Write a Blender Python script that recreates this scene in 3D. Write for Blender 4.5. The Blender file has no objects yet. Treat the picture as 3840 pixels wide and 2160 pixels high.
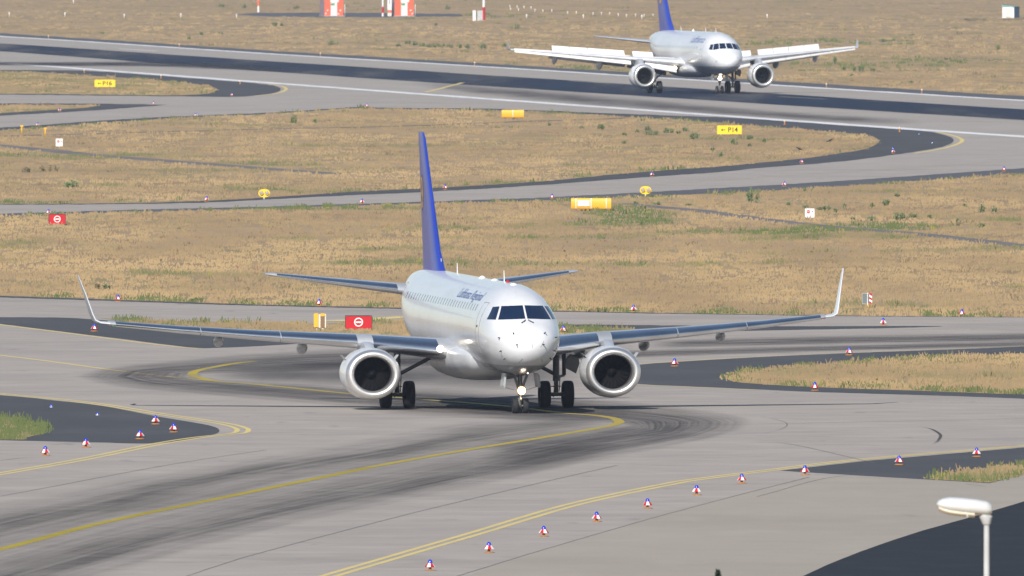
import bpy, bmesh, math, random
import numpy as np
from mathutils import Vector, Matrix, noise
from mathutils.bvhtree import BVHTree
R = math.radians
random.seed(7); rng = np.random.default_rng(7)
scene = bpy.context.scene
col = scene.collection

# ------------------------------------------------------------------ camera
CAM_H, FPX, HORIZON = 19.14, 130000.0, -403.0      # metres, focal length and horizon line in photo pixels
PITCH = math.atan((1080 - HORIZON) / FPX)
cam = bpy.data.cameras.new("camera"); cam_o = bpy.data.objects.new("camera", cam); col.objects.link(cam_o)
cam.sensor_width = 36.0; cam.lens = 36.0 * FPX / 3840.0
cam.dof.use_dof = True; cam.dof.focus_distance = 1290.0; cam.dof.aperture_fstop = 18.0; cam.dof.aperture_blades = 0
cam.clip_start = 5.0; cam.clip_end = 20000.0
cam_o.location = (0, 0, CAM_H); cam_o.rotation_euler = (math.pi / 2 - PITCH, 0, 0)
scene.camera = cam_o
# ------------------------------------------------------------------ sky, sun, exposure
SUN_DIR = Vector((-0.42, -1.55, 1.0)).normalized()
sun_el = math.asin(SUN_DIR.z); sun_az = math.atan2(SUN_DIR.x, SUN_DIR.y)
world = bpy.data.worlds.new("World"); scene.world = world; world.use_nodes = True
wn = world.node_tree
sky = wn.nodes.new("ShaderNodeTexSky"); sky.sky_type = 'NISHITA'; sky.sun_disc = False
sky.sun_elevation = sun_el; sky.sun_rotation = sun_az; sky.air_density = 1.0; sky.dust_density = 0.2; sky.ozone_density = 2.0
bg = wn.nodes["Background"]; wn.links.new(sky.outputs[0], bg.inputs[0]); bg.inputs[1].default_value = 0.075
sun = bpy.data.lights.new("sun", 'SUN'); sun.energy = 5.0; sun.angle = R(0.53); sun.color = (1.0, 0.955, 0.895)
sun_o = bpy.data.objects.new("sun", sun); col.objects.link(sun_o)
sun_o.rotation_euler = SUN_DIR.to_track_quat('Z', 'Y').to_euler(); sun_o.location = (-40, 400, 90)
vs = scene.view_settings; vs.view_transform = 'Standard'; vs.look = 'None'; vs.exposure = 0.17; vs.gamma = 1.0
cy = scene.cycles
cy.max_bounces = 8; cy.transparent_max_bounces = 16; cy.volume_bounces = 1; cy.use_denoising = True
cy.caustics_reflective = False; cy.caustics_refractive = False

# ------------------------------------------------------------------ projection of photo points on the airfield
K = 3840.0 / 2576.0                                    # overview pixels -> photo pixels
_F = Vector((0, math.cos(PITCH), -math.sin(PITCH))); _U = Vector((0, math.sin(PITCH), math.cos(PITCH)))
def gp(xd, yd, z=0.0):
    x, y = xd * K, yd * K
    d = Vector((x - 1920.0, 0, 0)) + _U * (1080.0 - y) + _F * FPX
    t = (z - CAM_H) / d.z
    return Vector((d.x * t, d.y * t, z))
def ppm(xd, yd):                                       # photo pixels per metre at a ground point
    return FPX / gp(xd, yd).y

# ------------------------------------------------------------------ object helpers
def tag(o, label=None, cat=None, group=None, kind=None):
    if label: o["label"] = label
    if cat: o["category"] = cat
    if group: o["group"] = group
    if kind: o["kind"] = kind
    return o
def empty(name, loc, rot=(0, 0, 0), label=None, cat=None, group=None):
    o = bpy.data.objects.new(name, None); col.objects.link(o); o.location = loc; o.rotation_euler = rot
    o.empty_display_size = 0.3
    return tag(o, label, cat, group)
class MB:
    def __init__(s): s.v = []; s.f = []; s.mi = []
    def add(s, vs, fs, mi=0):
        b = len(s.v); s.v += [tuple(p) for p in vs]; s.f += [tuple(i + b for i in f) for f in fs]; s.mi += [mi] * len(fs); return s
    def box(s, x0, x1, y0, y1, z0, z1, mi=0, M=None):
        p = [(x, y, z) for x in (x0, x1) for y in (y0, y1) for z in (z0, z1)]
        if M is not None: p = [M @ Vector(q) for q in p]
        return s.add(p, [(0, 1, 3, 2), (4, 6, 7, 5), (0, 4, 5, 1), (2, 3, 7, 6), (0, 2, 6, 4), (1, 5, 7, 3)], mi)
    def loft(s, rings, cap0=True, cap1=True, closed=True, mi=0):
        n = len(rings[0]); vs = [p for r in rings for p in r]; fs = []
        m = n if closed else n - 1
        for i in range(len(rings) - 1):
            for j in range(m):
                k = (j + 1) % n
                fs.append((i * n + j, i * n + k, (i + 1) * n + k, (i + 1) * n + j))
        if cap0: fs.append(tuple(range(n))[::-1])
        if cap1: fs.append(tuple((len(rings) - 1) * n + j for j in range(n)))
        return s.add(vs, fs, mi)
    def tube(s, pts, r, n=10, mi=0, cap=True):
        pts = [Vector(p) for p in pts]; rs = r if isinstance(r, (list, tuple)) else [r] * len(pts); rings = []
        for i, p in enumerate(pts):
            d = (pts[min(i + 1, len(pts) - 1)] - pts[max(i - 1, 0)]).normalized()
            a = d.cross(Vector((0, 0, 1)) if abs(d.z) < .9 else Vector((1, 0, 0))).normalized(); b = d.cross(a)
            rings.append([p + (a * math.cos(2 * math.pi * k / n) + b * math.sin(2 * math.pi * k / n)) * rs[i] for k in range(n)])
        return s.loft(rings, cap, cap, mi=mi)
    def lathe(s, prof, axis='z', n=24, c=(0, 0, 0), sy=1, sz=1, mi=0, cap=False):   # prof: (along axis, radius)
        rings = []
        for (h, r) in prof:
            ring = []
            for k in range(n):
                t = 2 * math.pi * k / n; u, w = r * math.cos(t) * sy, r * math.sin(t) * sz
                ring.append((c[0] + h, c[1] + u, c[2] + w) if axis == 'x' else (c[0] + u, c[1] + h, c[2] + w) if axis == 'y' else (c[0] + u, c[1] + w, c[2] + h))
            rings.append(ring)
        return s.loft(rings, cap, cap, mi=mi)
    def grid(s, rows, mi=0):
        return s.loft(rows, False, False, closed=False, mi=mi)
    def build(s, name, mat, parent=None, smooth=True, angle=40, loc=None, fix=True):
        me = bpy.data.meshes.new(name); me.from_pydata(s.v, [], s.f)
        for m in (mat if isinstance(mat, (list, tuple)) else [mat]): me.materials.append(m)
        if any(s.mi): me.polygons.foreach_set("material_index", s.mi)
        if fix:
            bm = bmesh.new(); bm.from_mesh(me); bmesh.ops.recalc_face_normals(bm, faces=bm.faces)
            if smooth:
                for e in bm.edges:
                    if len(e.link_faces) == 2 and e.calc_face_angle(0) > R(angle): e.smooth = False
            bm.to_mesh(me); bm.free()
        if smooth: me.polygons.foreach_set("use_smooth", [True] * len(me.polygons))
        me.update()
        o = bpy.data.objects.new(name, me); col.objects.link(o)
        if parent: o.parent = parent
        if loc is not None: o.location = loc
        return o
def children(o): return [c for c in col.objects if c.parent == o]
def copy_tree(o, parent=None):
    c = o.copy(); col.objects.link(c); c.parent = parent
    for ch in list(o.children): copy_tree(ch, c)
    return c

# ------------------------------------------------------------------ materials
def mat(name, rgb, rough=.6, metal=0., spec=.5, coat=0., var=None, vscale=1.0, bump=0., vscale3=None, detail=4, emit=None, estr=0):
    m = bpy.data.materials.new(name); m.use_nodes = True; nt = m.node_tree; b = nt.nodes["Principled BSDF"]
    b.inputs["Base Color"].default_value = (*rgb, 1); b.inputs["Roughness"].default_value = rough
    b.inputs["Metallic"].default_value = metal; b.inputs["Specular IOR Level"].default_value = spec
    b.inputs["Coat Weight"].default_value = coat; b.inputs["Coat Roughness"].default_value = .06
    if emit: b.inputs["Emission Color"].default_value = (*emit, 1); b.inputs["Emission Strength"].default_value = estr
    v2 = var or tuple(c * .82 for c in rgb)
    tc = nt.nodes.new("ShaderNodeTexCoord"); mp = nt.nodes.new("ShaderNodeMapping")
    mp.inputs["Scale"].default_value = vscale3 or (vscale,) * 3
    nz = nt.nodes.new("ShaderNodeTexNoise"); nz.inputs["Scale"].default_value = 1; nz.inputs["Detail"].default_value = detail
    mx = nt.nodes.new("ShaderNodeMixRGB"); mx.inputs[1].default_value = (*rgb, 1); mx.inputs[2].default_value = (*v2, 1)
    cr = nt.nodes.new("ShaderNodeValToRGB"); cr.color_ramp.elements[0].position = .38; cr.color_ramp.elements[1].position = .66
    L = nt.links.new
    L(tc.outputs["Object"], mp.inputs[0]); L(mp.outputs[0], nz.inputs[0]); L(nz.outputs[0], cr.inputs[0]); L(cr.outputs[0], mx.inputs[0]); L(mx.outputs[0], b.inputs["Base Color"])
    if bump:
        bp = nt.nodes.new("ShaderNodeBump"); bp.inputs["Strength"].default_value = bump; L(nz.outputs[0], bp.inputs["Height"]); L(bp.outputs[0], b.inputs["Normal"])
    return m
def layered(name, base, layers, rough=.85, spec=.3):
    """base colour and a list of (colour, scale xyz, lo, hi, amount) noise layers mixed over it."""
    m = bpy.data.materials.new(name); m.use_nodes = True; nt = m.node_tree; b = nt.nodes["Principled BSDF"]; L = nt.links.new
    b.inputs["Roughness"].default_value = rough; b.inputs["Specular IOR Level"].default_value = spec
    tc = nt.nodes.new("ShaderNodeTexCoord"); cur = None
    rgb = nt.nodes.new("ShaderNodeRGB"); rgb.outputs[0].default_value = (*base, 1); cur = rgb.outputs[0]
    for i, (c, sc, lo, hi, amt) in enumerate(layers):
        mp = nt.nodes.new("ShaderNodeMapping"); mp.inputs["Scale"].default_value = sc; mp.inputs["Location"].default_value = (13.7 * i, 5.1 * i, 3.3 * i)
        nz = nt.nodes.new("ShaderNodeTexNoise"); nz.inputs["Scale"].default_value = 1; nz.inputs["Detail"].default_value = 5
        mr = nt.nodes.new("ShaderNodeMapRange"); mr.inputs[1].default_value = lo; mr.inputs[2].default_value = hi; mr.inputs[4].default_value = amt
        mx = nt.nodes.new("ShaderNodeMixRGB"); mx.inputs[2].default_value = (*c, 1)
        L(tc.outputs["Object"], mp.inputs[0]); L(mp.outputs[0], nz.inputs[0]); L(nz.outputs[0], mr.inputs[0]); L(mr.outputs[0], mx.inputs[0]); L(cur, mx.inputs[1]); cur = mx.outputs[0]
    L(cur, b.inputs["Base Color"]); return m

M = {}
M['dry_ground'] = layered("dry_ground", (.405, .287, .155), [((.29, .205, .125), (.25, .035, 1), .42, .62, .75), ((.42, .30, .18), (.05, .012, 1), .48, .62, .7), ((.25, .22, .11), (.12, .02, 1), .57, .70, .7)], .95, .1)
M['turf'] = layered("turf", (.38, .28, .14), [((.20, .20, .07), (.3, .05, 1), .45, .62, .8), ((.46, .33, .18), (.12, .02, 1), .50, .66, .8)], .95, .1)
M['concrete'] = layered("concrete", (.40, .358, .322), [((.31, .28, .255), (.06, .05, 1), .45, .72, .6), ((.46, .415, .37), (.35, .22, 1), .48, .68, .6), ((.29, .265, .245), (.5, .35, 1), .55, .75, .5), ((.22, .205, .195), (.9, .12, 1), .66, .76, .5)], .85, .06)
M['apron'] = layered("apron_concrete", (.40, .352, .30), [((.335, .295, .26), (.06, .05, 1), .45, .72, .6), ((.36, .315, .265), (.5, .35, 1), .52, .7, .5), ((.44, .395, .335), (.5, .09, 1), .5, .75, .5)], .85, .06)
M['asphalt'] = layered("asphalt", (.084, .086, .094), [((.11, .11, .118), (.2, .05, 1), .45, .7, .7), ((.07, .072, .08), (1.2, .3, 1), .55, .75, .5)], .85, .06)
M['asphalt_far'] = layered("worn_asphalt", (.115, .118, .130), [((.15, .145, .145), (.2, .03, 1), .45, .7, .7)], .85, .06)
M['asphalt_dark'] = layered("dark_asphalt", (.030, .034, .042), [((.042, .045, .052), (.6, .2, 1), .45, .7, .7), ((.10, .10, .11), (9, 3, 1), .70, .74, .35)], .85, .05)
M['path'] = layered("path_asphalt", (.17, .155, .15), [((.23, .20, .175), (.4, .05, 1), .45, .7, .7)], .9, .2)
M['yellow_line'] = layered("yellow_paint", (.72, .57, .22), [((.55, .46, .25), (.9, .1, 1), .45, .7, .5)], .7, .12)
M['yellow_bright'] = layered("yellow_paint_fresh", (.56, .43, .03), [((.47, .37, .08), (.9, .1, 1), .45, .7, .5)], .7, .12)
M['yellow_mid'] = layered("yellow_paint_under_rubber", (.47, .36, .05), [((.33, .27, .10), (.9, .1, 1), .42, .66, .7)], .7, .12)
M['yellow_faint'] = layered("yellow_paint_worn", (.43, .36, .20), [((.36, .33, .27), (.9, .1, 1), .40, .6, .8)], .8, .3)
M['white_line'] = layered("white_paint", (.80, .79, .79), [((.55, .54, .53), (.6, .04, 1), .50, .7, .7)], .7, .12)
M['seam'] = mat("joint_sealant", (.17, .16, .155), .9, vscale=.5)
M['white_gloss'] = mat("white_aircraft_paint", (.77, .78, .80), .27, spec=.45, coat=.34, var=(.74, .75, .775), vscale=.8)
M['grey_gloss'] = mat("grey_aircraft_paint", (.42, .44, .47), .3, coat=.3, vscale=.8)
M['fair'] = mat("fairing_paint", (.70, .71, .73), .32, coat=.2, vscale=.8)
M['pylon'] = mat("pylon_paint", (.50, .52, .56), .3, coat=.2, vscale=.8)
M['blue_gloss'] = mat("blue_tail_paint", (.024, .052, .42), .34, coat=.12, var=(.02, .045, .37), vscale=.6)
M['crane_yellow'] = mat("yellow_emblem", (.95, .50, .02), .4, vscale=1)
M['crane_blue'] = mat("emblem_blue", (.02, .03, .16), .4, vscale=1)
M['letter_blue'] = mat("lettering_blue", (.10, .17, .46), .4, vscale=1)
M['pol'] = mat("polished_metal", (.84, .85, .87), .27, metal=1.0, var=(.70, .71, .73), vscale=.7)
M['lip'] = mat("satin_metal", (.86, .85, .84), .42, metal=.85, var=(.72, .71, .70), vscale=1.2)
M['wing_grey'] = mat("wing_paint", (.40, .42, .45), .35, coat=.1, vscale=.7)
M['duct'] = mat("engine_duct", (.12, .11, .105), .5, metal=.2, vscale=1)
M['fan'] = mat("fan_metal", (.008, .008, .009), .8, metal=.0, spec=.1, vscale=2)
M['glass'] = mat("cockpit_glass", (.008, .020, .055), .08, spec=.5, coat=.2, vscale=1)
M['cabin_glass'] = mat("cabin_window_glass", (.30, .32, .37), .1, spec=.5, vscale=1)
M['rubber'] = mat("tyre_rubber", (.022, .023, .027), .75, spec=.3, vscale=3)
M['gear'] = mat("landing_gear_paint", (.17, .175, .185), .45, metal=.3, vscale=4)
M['gear_light'] = mat("landing_gear_bare", (.55, .53, .47), .35, metal=.5, vscale=6)
M['rim'] = mat("wheel_rim", (.42, .42, .42), .4, metal=.6, vscale=5)
M['dark'] = mat("dark_detail", (.05, .05, .055), .6, vscale=2)
M['lamp_on'] = mat("lit_lamp", (1, .9, .75), .3, emit=(1, .86, .66), estr=14)
M['halo_ring'] = mat("lamp_halo_glow", (1, .6, .3), .3, emit=(1, .45, .16), estr=1.1)  # orange halo around the taxi light, imitated by a glowing ring
M['lamp_warm'] = mat("lit_landing_light", (1, .9, .75), .3, emit=(1, .85, .62), estr=5)
M['nav_red'] = mat("red_lamp", (.8, .03, .02), .3, emit=(1, .05, .03), estr=2.0)
M['nav_green'] = mat("green_lamp", (.03, .7, .3), .3, emit=(.05, 1, .4), estr=1.2)
M['red'] = mat("red_paint", (.52, .014, .022), .55, spec=.25, var=(.45, .012, .02), vscale=2)
M['orange_red'] = mat("orange_red_paint", (.80, .15, .07), .5, var=(.74, .13, .06), vscale=.6)
M['white'] = mat("white_paint_plain", (.78, .77, .76), .5, var=(.70, .69, .67), vscale=1.5)
M['cream'] = mat("cream_paint", (.74, .68, .58), .6, vscale=1.5)
M['blue_lamp'] = mat("blue_lamp_glass", (.02, .045, .52), .15, spec=.8, vscale=2)
M['orange'] = mat("orange_base_plate", (.62, .24, .045), .6, vscale=4)
M['stem'] = mat("grey_stem", (.20, .17, .14), .6, vscale=4)
M['sign_yellow'] = mat("yellow_sign", (.86, .62, .02), .4, var=(.80, .57, .02), vscale=1)
M['tank_yellow'] = mat("yellow_casing", (.78, .40, .02), .5, var=(.76, .44, .03), vscale=1.2)
M['black'] = mat("black_paint", (.03, .03, .03), .5, vscale=2)
M['pale_pink'] = mat("faded_red_lettering", (.86, .60, .58), .5, vscale=2)
M['grey_plate'] = mat("grey_green_plate", (.16, .19, .19), .35, vscale=1)
M['steel'] = mat("galvanised_steel", (.55, .56, .57), .4, metal=.4, vscale=3)
M['lamp_white'] = mat("lamp_head_enamel", (.62, .63, .62), .2, coat=.5, var=(.56, .56, .55), vscale=2)
M['lens_grey'] = mat("guard_lamp_lens", (.36, .33, .33), .3, vscale=3)
M['lens'] = mat("lamp_lens", (.70, .64, .52), .2, vscale=2)
M['pole_grey'] = mat("lamp_pole_paint", (.52, .53, .54), .4, vscale=2)
M['shed_blue'] = mat("blue_shed_wall", (.05, .13, .26), .5, vscale=1)
M['teal'] = mat("teal_shed_roof", (.20, .42, .42), .5, vscale=1)
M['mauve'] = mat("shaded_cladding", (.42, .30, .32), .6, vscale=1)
M['green_panel'] = mat("green_panel", (.12, .38, .14), .5, vscale=1)
M['brown_panel'] = mat("brown_panel", (.22, .12, .05), .6, vscale=1)
M['feather'] = mat("crow_feathers", (.02, .02, .022), .6, vscale=9)
M['bark'] = mat("bark", (.11, .08, .055), .9, vscale=3)

def vcol_mat(name, rough=.9, up=0):
    m = bpy.data.materials.new(name); m.use_nodes = True; nt = m.node_tree; b = nt.nodes["Principled BSDF"]
    a = nt.nodes.new("ShaderNodeAttribute"); a.attribute_name = "kind_colour"
    nt.links.new(a.outputs["Color"], b.inputs["Base Color"]); b.inputs["Roughness"].default_value = rough
    if up:                                   # blades bend and scatter light: shade them mostly like the sward they form
        g = nt.nodes.new("ShaderNodeNewGeometry"); v = nt.nodes.new("ShaderNodeVectorMath"); v.operation = 'MULTIPLY_ADD'; v.inputs[1].default_value = (1 - up,) * 3; v.inputs[2].default_value = (0, 0, up)
        n = nt.nodes.new("ShaderNodeVectorMath"); n.operation = 'NORMALIZE'; nt.links.new(g.outputs["Normal"], v.inputs[0]); nt.links.new(v.outputs[0], n.inputs[0]); nt.links.new(n.outputs[0], b.inputs["Normal"])
    b.inputs["Specular IOR Level"].default_value = .15
    return m
M['blades'] = vcol_mat("grass_blades", up=.9); M['leaves'] = vcol_mat("weed_leaves", up=.3)

def worn_stain(name, rgb, strength, stops):
    m = bpy.data.materials.new(name); m.use_nodes = True; nt = m.node_tree; L = nt.links.new; N = nt.nodes.new
    b = nt.nodes["Principled BSDF"]; b.inputs["Base Color"].default_value = (*rgb, 1); b.inputs["Roughness"].default_value = .85; b.inputs["Specular IOR Level"].default_value = .05
    uv = N("ShaderNodeUVMap"); sx = N("ShaderNodeSeparateXYZ"); L(uv.outputs[0], sx.inputs[0])
    tc = N("ShaderNodeTexCoord")
    def nz(src, sc, lo, hi, a, z=5):
        mp = N("ShaderNodeMapping"); mp.inputs["Scale"].default_value = sc; n = N("ShaderNodeTexNoise"); n.inputs["Scale"].default_value = 1; n.inputs["Detail"].default_value = z
        r = N("ShaderNodeMapRange"); r.inputs[1].default_value = lo; r.inputs[2].default_value = hi; r.inputs[3].default_value = a; L(src, mp.inputs[0]); L(mp.outputs[0], n.inputs[0]); L(n.outputs[0], r.inputs[0]); return r.outputs[0], n.outputs[0]
    wob, raw = nz(tc.outputs["Object"], (.10, .02, 1), 0, 1, 0)
    ad = N("ShaderNodeMath"); ad.operation = 'MULTIPLY_ADD'; ad.inputs[1].default_value = .22; L(raw, ad.inputs[0]); sb = N("ShaderNodeMath"); sb.operation = 'SUBTRACT'; sb.inputs[1].default_value = .11; L(sx.outputs[0], sb.inputs[0]); L(sb.outputs[0], ad.inputs[2])
    cr = N("ShaderNodeValToRGB"); el = cr.color_ramp.elements; cr.color_ramp.interpolation = 'EASE'
    el[0].position, el[0].color = stops[0][0], (stops[0][1],) * 3 + (1,); el[1].position, el[1].color = stops[-1][0], (stops[-1][1],) * 3 + (1,)
    for p, v in stops[1:-1]: e = el.new(p); e.color = (v, v, v, 1)
    L(ad.outputs[0], cr.inputs[0])
    en = N("ShaderNodeMath"); en.operation = 'PINGPONG'; en.inputs[1].default_value = .5; L(sx.outputs[1], en.inputs[0]); er = N("ShaderNodeMapRange"); er.interpolation_type = 'SMOOTHSTEP'; er.inputs[2].default_value = .12; L(en.outputs[0], er.inputs[0])
    st, _ = nz(uv.outputs[0], (38, 5, 1), .30, .66, .45); s2, _ = nz(uv.outputs[0], (9, 9, 1), .3, .7, .6); s3, _ = nz(tc.outputs["Object"], (.35, .25, 1), .3, .7, .7)
    cur = cr.outputs[0]
    for q in (er.outputs[0], st, s2, s3, strength):
        mu = N("ShaderNodeMath"); mu.operation = 'MULTIPLY'; L(cur, mu.inputs[0])
        if isinstance(q, float): mu.inputs[1].default_value = q
        else: L(q, mu.inputs[1])
        cur = mu.outputs[0]
    L(cur, b.inputs["Alpha"]); return m
M['wear_two'] = worn_stain("tyre_wear_lanes", (.105, .097, .094), .84, [(0, 0), (.08, .25), (.22, .95), (.36, .5), (.48, .32), (.60, .55), (.76, 1), (.9, .35), (1, 0)])
M['wear_one'] = worn_stain("tyre_wear", (.085, .080, .084), .98, [(0, 0), (.14, .35), (.35, .85), (.55, 1), (.75, .75), (.9, .3), (1, 0)])
def livery(name, z0, z1):
    m = M['white_gloss'].copy(); m.name = name; nt = m.node_tree; L = nt.links.new; N = nt.nodes.new; b = nt.nodes["Principled BSDF"]
    old = b.inputs["Base Color"].links[0].from_socket; tc = N("ShaderNodeTexCoord"); sx = N("ShaderNodeSeparateXYZ"); mr = N("ShaderNodeMapRange"); mx = N("ShaderNodeMixRGB")
    mr.inputs[1].default_value = z0; mr.inputs[2].default_value = z1; mx.inputs[1].default_value = (.36, .38, .41, 1)
    L(tc.outputs["Object"], sx.inputs[0]); L(sx.outputs[2], mr.inputs[0]); L(mr.outputs[0], mx.inputs[0]); L(old, mx.inputs[2])
    fr = N("ShaderNodeMath"); fr.operation = 'PINGPONG'; fr.inputs[1].default_value = 1.25; L(sx.outputs[0], fr.inputs[0]); lt = N("ShaderNodeMath"); lt.operation = 'LESS_THAN'; lt.inputs[1].default_value = .009; L(fr.outputs[0], lt.inputs[0])
    sm = N("ShaderNodeMath"); sm.operation = 'MULTIPLY'; sm.inputs[1].default_value = .22; L(lt.outputs[0], sm.inputs[0])
    gm = N("ShaderNodeMapping"); gm.inputs["Scale"].default_value = (.25, 1.6, 1.6); gn = N("ShaderNodeTexNoise"); gn.inputs["Scale"].default_value = 1; gn.inputs["Detail"].default_value = 6; gr_ = N("ShaderNodeMapRange"); gr_.inputs[1].default_value = .5; gr_.inputs[2].default_value = .75; gr_.inputs[4].default_value = .16
    L(tc.outputs["Object"], gm.inputs[0]); L(gm.outputs[0], gn.inputs[0]); L(gn.outputs[0], gr_.inputs[0]); mxx = N("ShaderNodeMath"); mxx.operation = 'MAXIMUM'; L(sm.outputs[0], mxx.inputs[0]); L(gr_.outputs[0], mxx.inputs[1])
    m3 = N("ShaderNodeMixRGB"); m3.inputs[2].default_value = (.30, .30, .31, 1); L(mxx.outputs[0], m3.inputs[0]); L(mx.outputs[0], m3.inputs[1]); L(m3.outputs[0], b.inputs["Base Color"]); return m
M['livery_jet'] = livery("jet_body_paint", 1.93, 1.98); M['livery_liner'] = livery("liner_body_paint", 2.65, 2.72)
def stain_mat(name, rgb, strength, edge=.5, nscale=(.25, .02, 1), rough=.8, taper=.12, nlo=.25):
    m = bpy.data.materials.new(name); m.use_nodes = True; nt = m.node_tree; L = nt.links.new; N = nt.nodes.new
    b = nt.nodes["Principled BSDF"]; b.inputs["Base Color"].default_value = (*rgb, 1); b.inputs["Roughness"].default_value = rough
    b.inputs["Specular IOR Level"].default_value = .05
    uv = N("ShaderNodeUVMap"); sx = N("ShaderNodeSeparateXYZ"); L(uv.outputs[0], sx.inputs[0])
    def tri(sock, w):
        a = N("ShaderNodeMath"); a.operation = 'MULTIPLY_ADD'; a.inputs[1].default_value = 2; a.inputs[2].default_value = -1; L(sock, a.inputs[0])
        c = N("ShaderNodeMath"); c.operation = 'ABSOLUTE'; L(a.outputs[0], c.inputs[0])
        r = N("ShaderNodeMapRange"); r.interpolation_type = 'SMOOTHSTEP'; r.inputs[1].default_value = 1; r.inputs[2].default_value = 1 - w; L(c.outputs[0], r.inputs[0])
        return r.outputs[0]
    tc = N("ShaderNodeTexCoord"); mp = N("ShaderNodeMapping"); mp.inputs["Scale"].default_value = nscale
    nz = N("ShaderNodeTexNoise"); nz.inputs["Scale"].default_value = 1; nz.inputs["Detail"].default_value = 5; L(tc.outputs["Object"], mp.inputs[0]); L(mp.outputs[0], nz.inputs[0])
    nr = N("ShaderNodeMapRange"); nr.inputs[1].default_value = nlo; nr.inputs[2].default_value = .65; nr.inputs[3].default_value = .45; L(nz.outputs[0], nr.inputs[0])
    def mul(a, c):
        q = N("ShaderNodeMath"); q.operation = 'MULTIPLY'; L(a, q.inputs[0])
        if isinstance(c, (int, float)): q.inputs[1].default_value = c
        else: L(c, q.inputs[1])
        return q.outputs[0]
    al = mul(mul(mul(tri(sx.outputs[0], edge), tri(sx.outputs[1], taper)), nr.outputs[0]), strength)
    L(al, b.inputs["Alpha"]); return m
M['rubber_runway'] = stain_mat("runway_rubber", (.015, .024, .052), .99, edge=.22, taper=.01, nscale=(.12, .004, 1), rough=.6)  # rubber deposit, with the blue of reflected sky put into its colour
M['rubber_soft'] = stain_mat("rubber_film", (.085, .082, .088), .60, edge=1.0, taper=.35)
M['rubber_dark'] = stain_mat("rubber_track", (.055, .055, .064), .85, edge=.8, taper=.3)
M['rubber_thin'] = stain_mat("skid_rubber", (.06, .06, .062), .7, edge=.6, taper=.6)

# ------------------------------------------------------------------ ground sheets
def ext(pts, far=900):
    pts = [tuple(p) for p in pts]
    for end in (0, -1):
        x, y = pts[end]
        if x <= 0 or x >= 2576:
            x2, y2 = pts[1] if end == 0 else pts[-2]
            s = -1 if x <= 0 else 1
            q = (x + s * far, y + (y - y2) / (x - x2) * s * far * .8)
            pts = [q] + pts if end == 0 else pts + [q]
    return pts
def smooth(pts, n=6):
    if len(pts) < 3: return list(pts)
    P = [np.array(p, float) for p in pts]; P = [2 * P[0] - P[1]] + P + [2 * P[-1] - P[-2]]; out = []
    for i in range(1, len(P) - 2):
        a, b, c, d = P[i - 1:i + 3]
        for k in range(n):
            t = k / n
            out.append(tuple(.5 * ((2 * b) + (c - a) * t + (2 * a - 5 * b + 4 * c - d) * t * t + (3 * b - a - 3 * c + d) * t ** 3)))
    out.append(tuple(P[-2])); return out
ZS = .2                                                # the sheets lie a few millimetres apart
def sheet(name, pts, z, m, thick=None, label=None):
    z *= ZS; q = []                                    # crumbled, slightly wandering pavement edges
    for (x0, y0), (x1, y1) in zip(pts, pts[1:] + pts[:1]):
        n_ = int(max(1, min(60, math.hypot(x1 - x0, y1 - y0) // 14)))
        for k in range(n_):
            t = k / n_; y = y0 + (y1 - y0) * t; q.append((x0 + (x1 - x0) * t, y + random.uniform(-1, 1) * (.55 if y < 560 else .35 if y < 820 else .18)))
    pts = q
    me = bpy.data.meshes.new(name); bm = bmesh.new()
    vs = [bm.verts.new(gp(x, y, 0) + Vector((0, 0, z))) for x, y in pts]
    f = bm.faces.new(vs)
    if f.normal.z < 0: f.normal_flip()
    bmesh.ops.triangulate(bm, faces=[f])
    bmesh.ops.recalc_face_normals(bm, faces=bm.faces)
    for f in bm.faces:
        if f.normal.z < 0: f.normal_flip()
    bm.to_mesh(me); bm.free(); me.materials.append(m)
    o = bpy.data.objects.new(name, me); col.objects.link(o); o["kind"] = "structure"; return o
def ground_line(pts, wob=0.0, n=6):
    """polyline in overview pixels -> resampled ground points"""
    g = [gp(x, y) for x, y in smooth(pts, n)]
    return g
def ribbon(name, pts, width, z, m, n=8, off=0.0, wob=0.0):
    z *= ZS; g = ground_line(pts, n=n); L, Rr = [], []
    for i, p in enumerate(g):
        d = (g[min(i + 1, len(g) - 1)] - g[max(i - 1, 0)]); d.z = 0; d.normalize()
        nrm = Vector((-d.y, d.x, 0)); o = off + (random.uniform(-wob, wob) if wob else 0)
        L.append(p + nrm * (o - width / 2) + Vector((0, 0, z))); Rr.append(p + nrm * (o + width / 2) + Vector((0, 0, z)))
    b = MB(); b.grid([L, Rr]); ob = b.build(name, m, smooth=False)
    me = ob.data
    for f in me.polygons:
        if f.normal.z < 0: f.flip()
    uvl = me.uv_layers.new(name="UVMap"); N = len(g)
    for lp in me.loops:
        vi = lp.vertex_index; uvl.data[lp.index].uv = (0 if vi < N else 1, (vi % N) / max(1, N - 1))
    ob["kind"] = "structure"; return ob
def band(name, top, bot, z, m, n=10, across=8):
    z *= ZS; T = smooth(top, n); B = smooth(bot, n); N = 60
    def res(P):
        P = np.array(P); s = np.r_[0, np.cumsum(np.hypot(*np.diff(P, axis=0).T))]; t = np.linspace(0, s[-1], N)
        return np.c_[np.interp(t, s, P[:, 0]), np.interp(t, s, P[:, 1])]
    T, B = res(T), res(B); rows = []
    for k in range(across + 1):
        u = k / across; rows.append([gp(*(T[i] * (1 - u) + B[i] * u)) + Vector((0, 0, z)) for i in range(N)])
    b = MB(); b.grid(rows); ob = b.build(name, m, smooth=False, fix=False); me = ob.data
    uvl = me.uv_layers.new(name="UVMap")
    for lp in me.loops:
        uvl.data[lp.index].uv = ((lp.vertex_index // N) / across, (lp.vertex_index % N) / (N - 1))
    for f in me.polygons:
        if f.normal.z < 0: f.flip()
    ob["kind"] = "structure"; return ob

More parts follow.
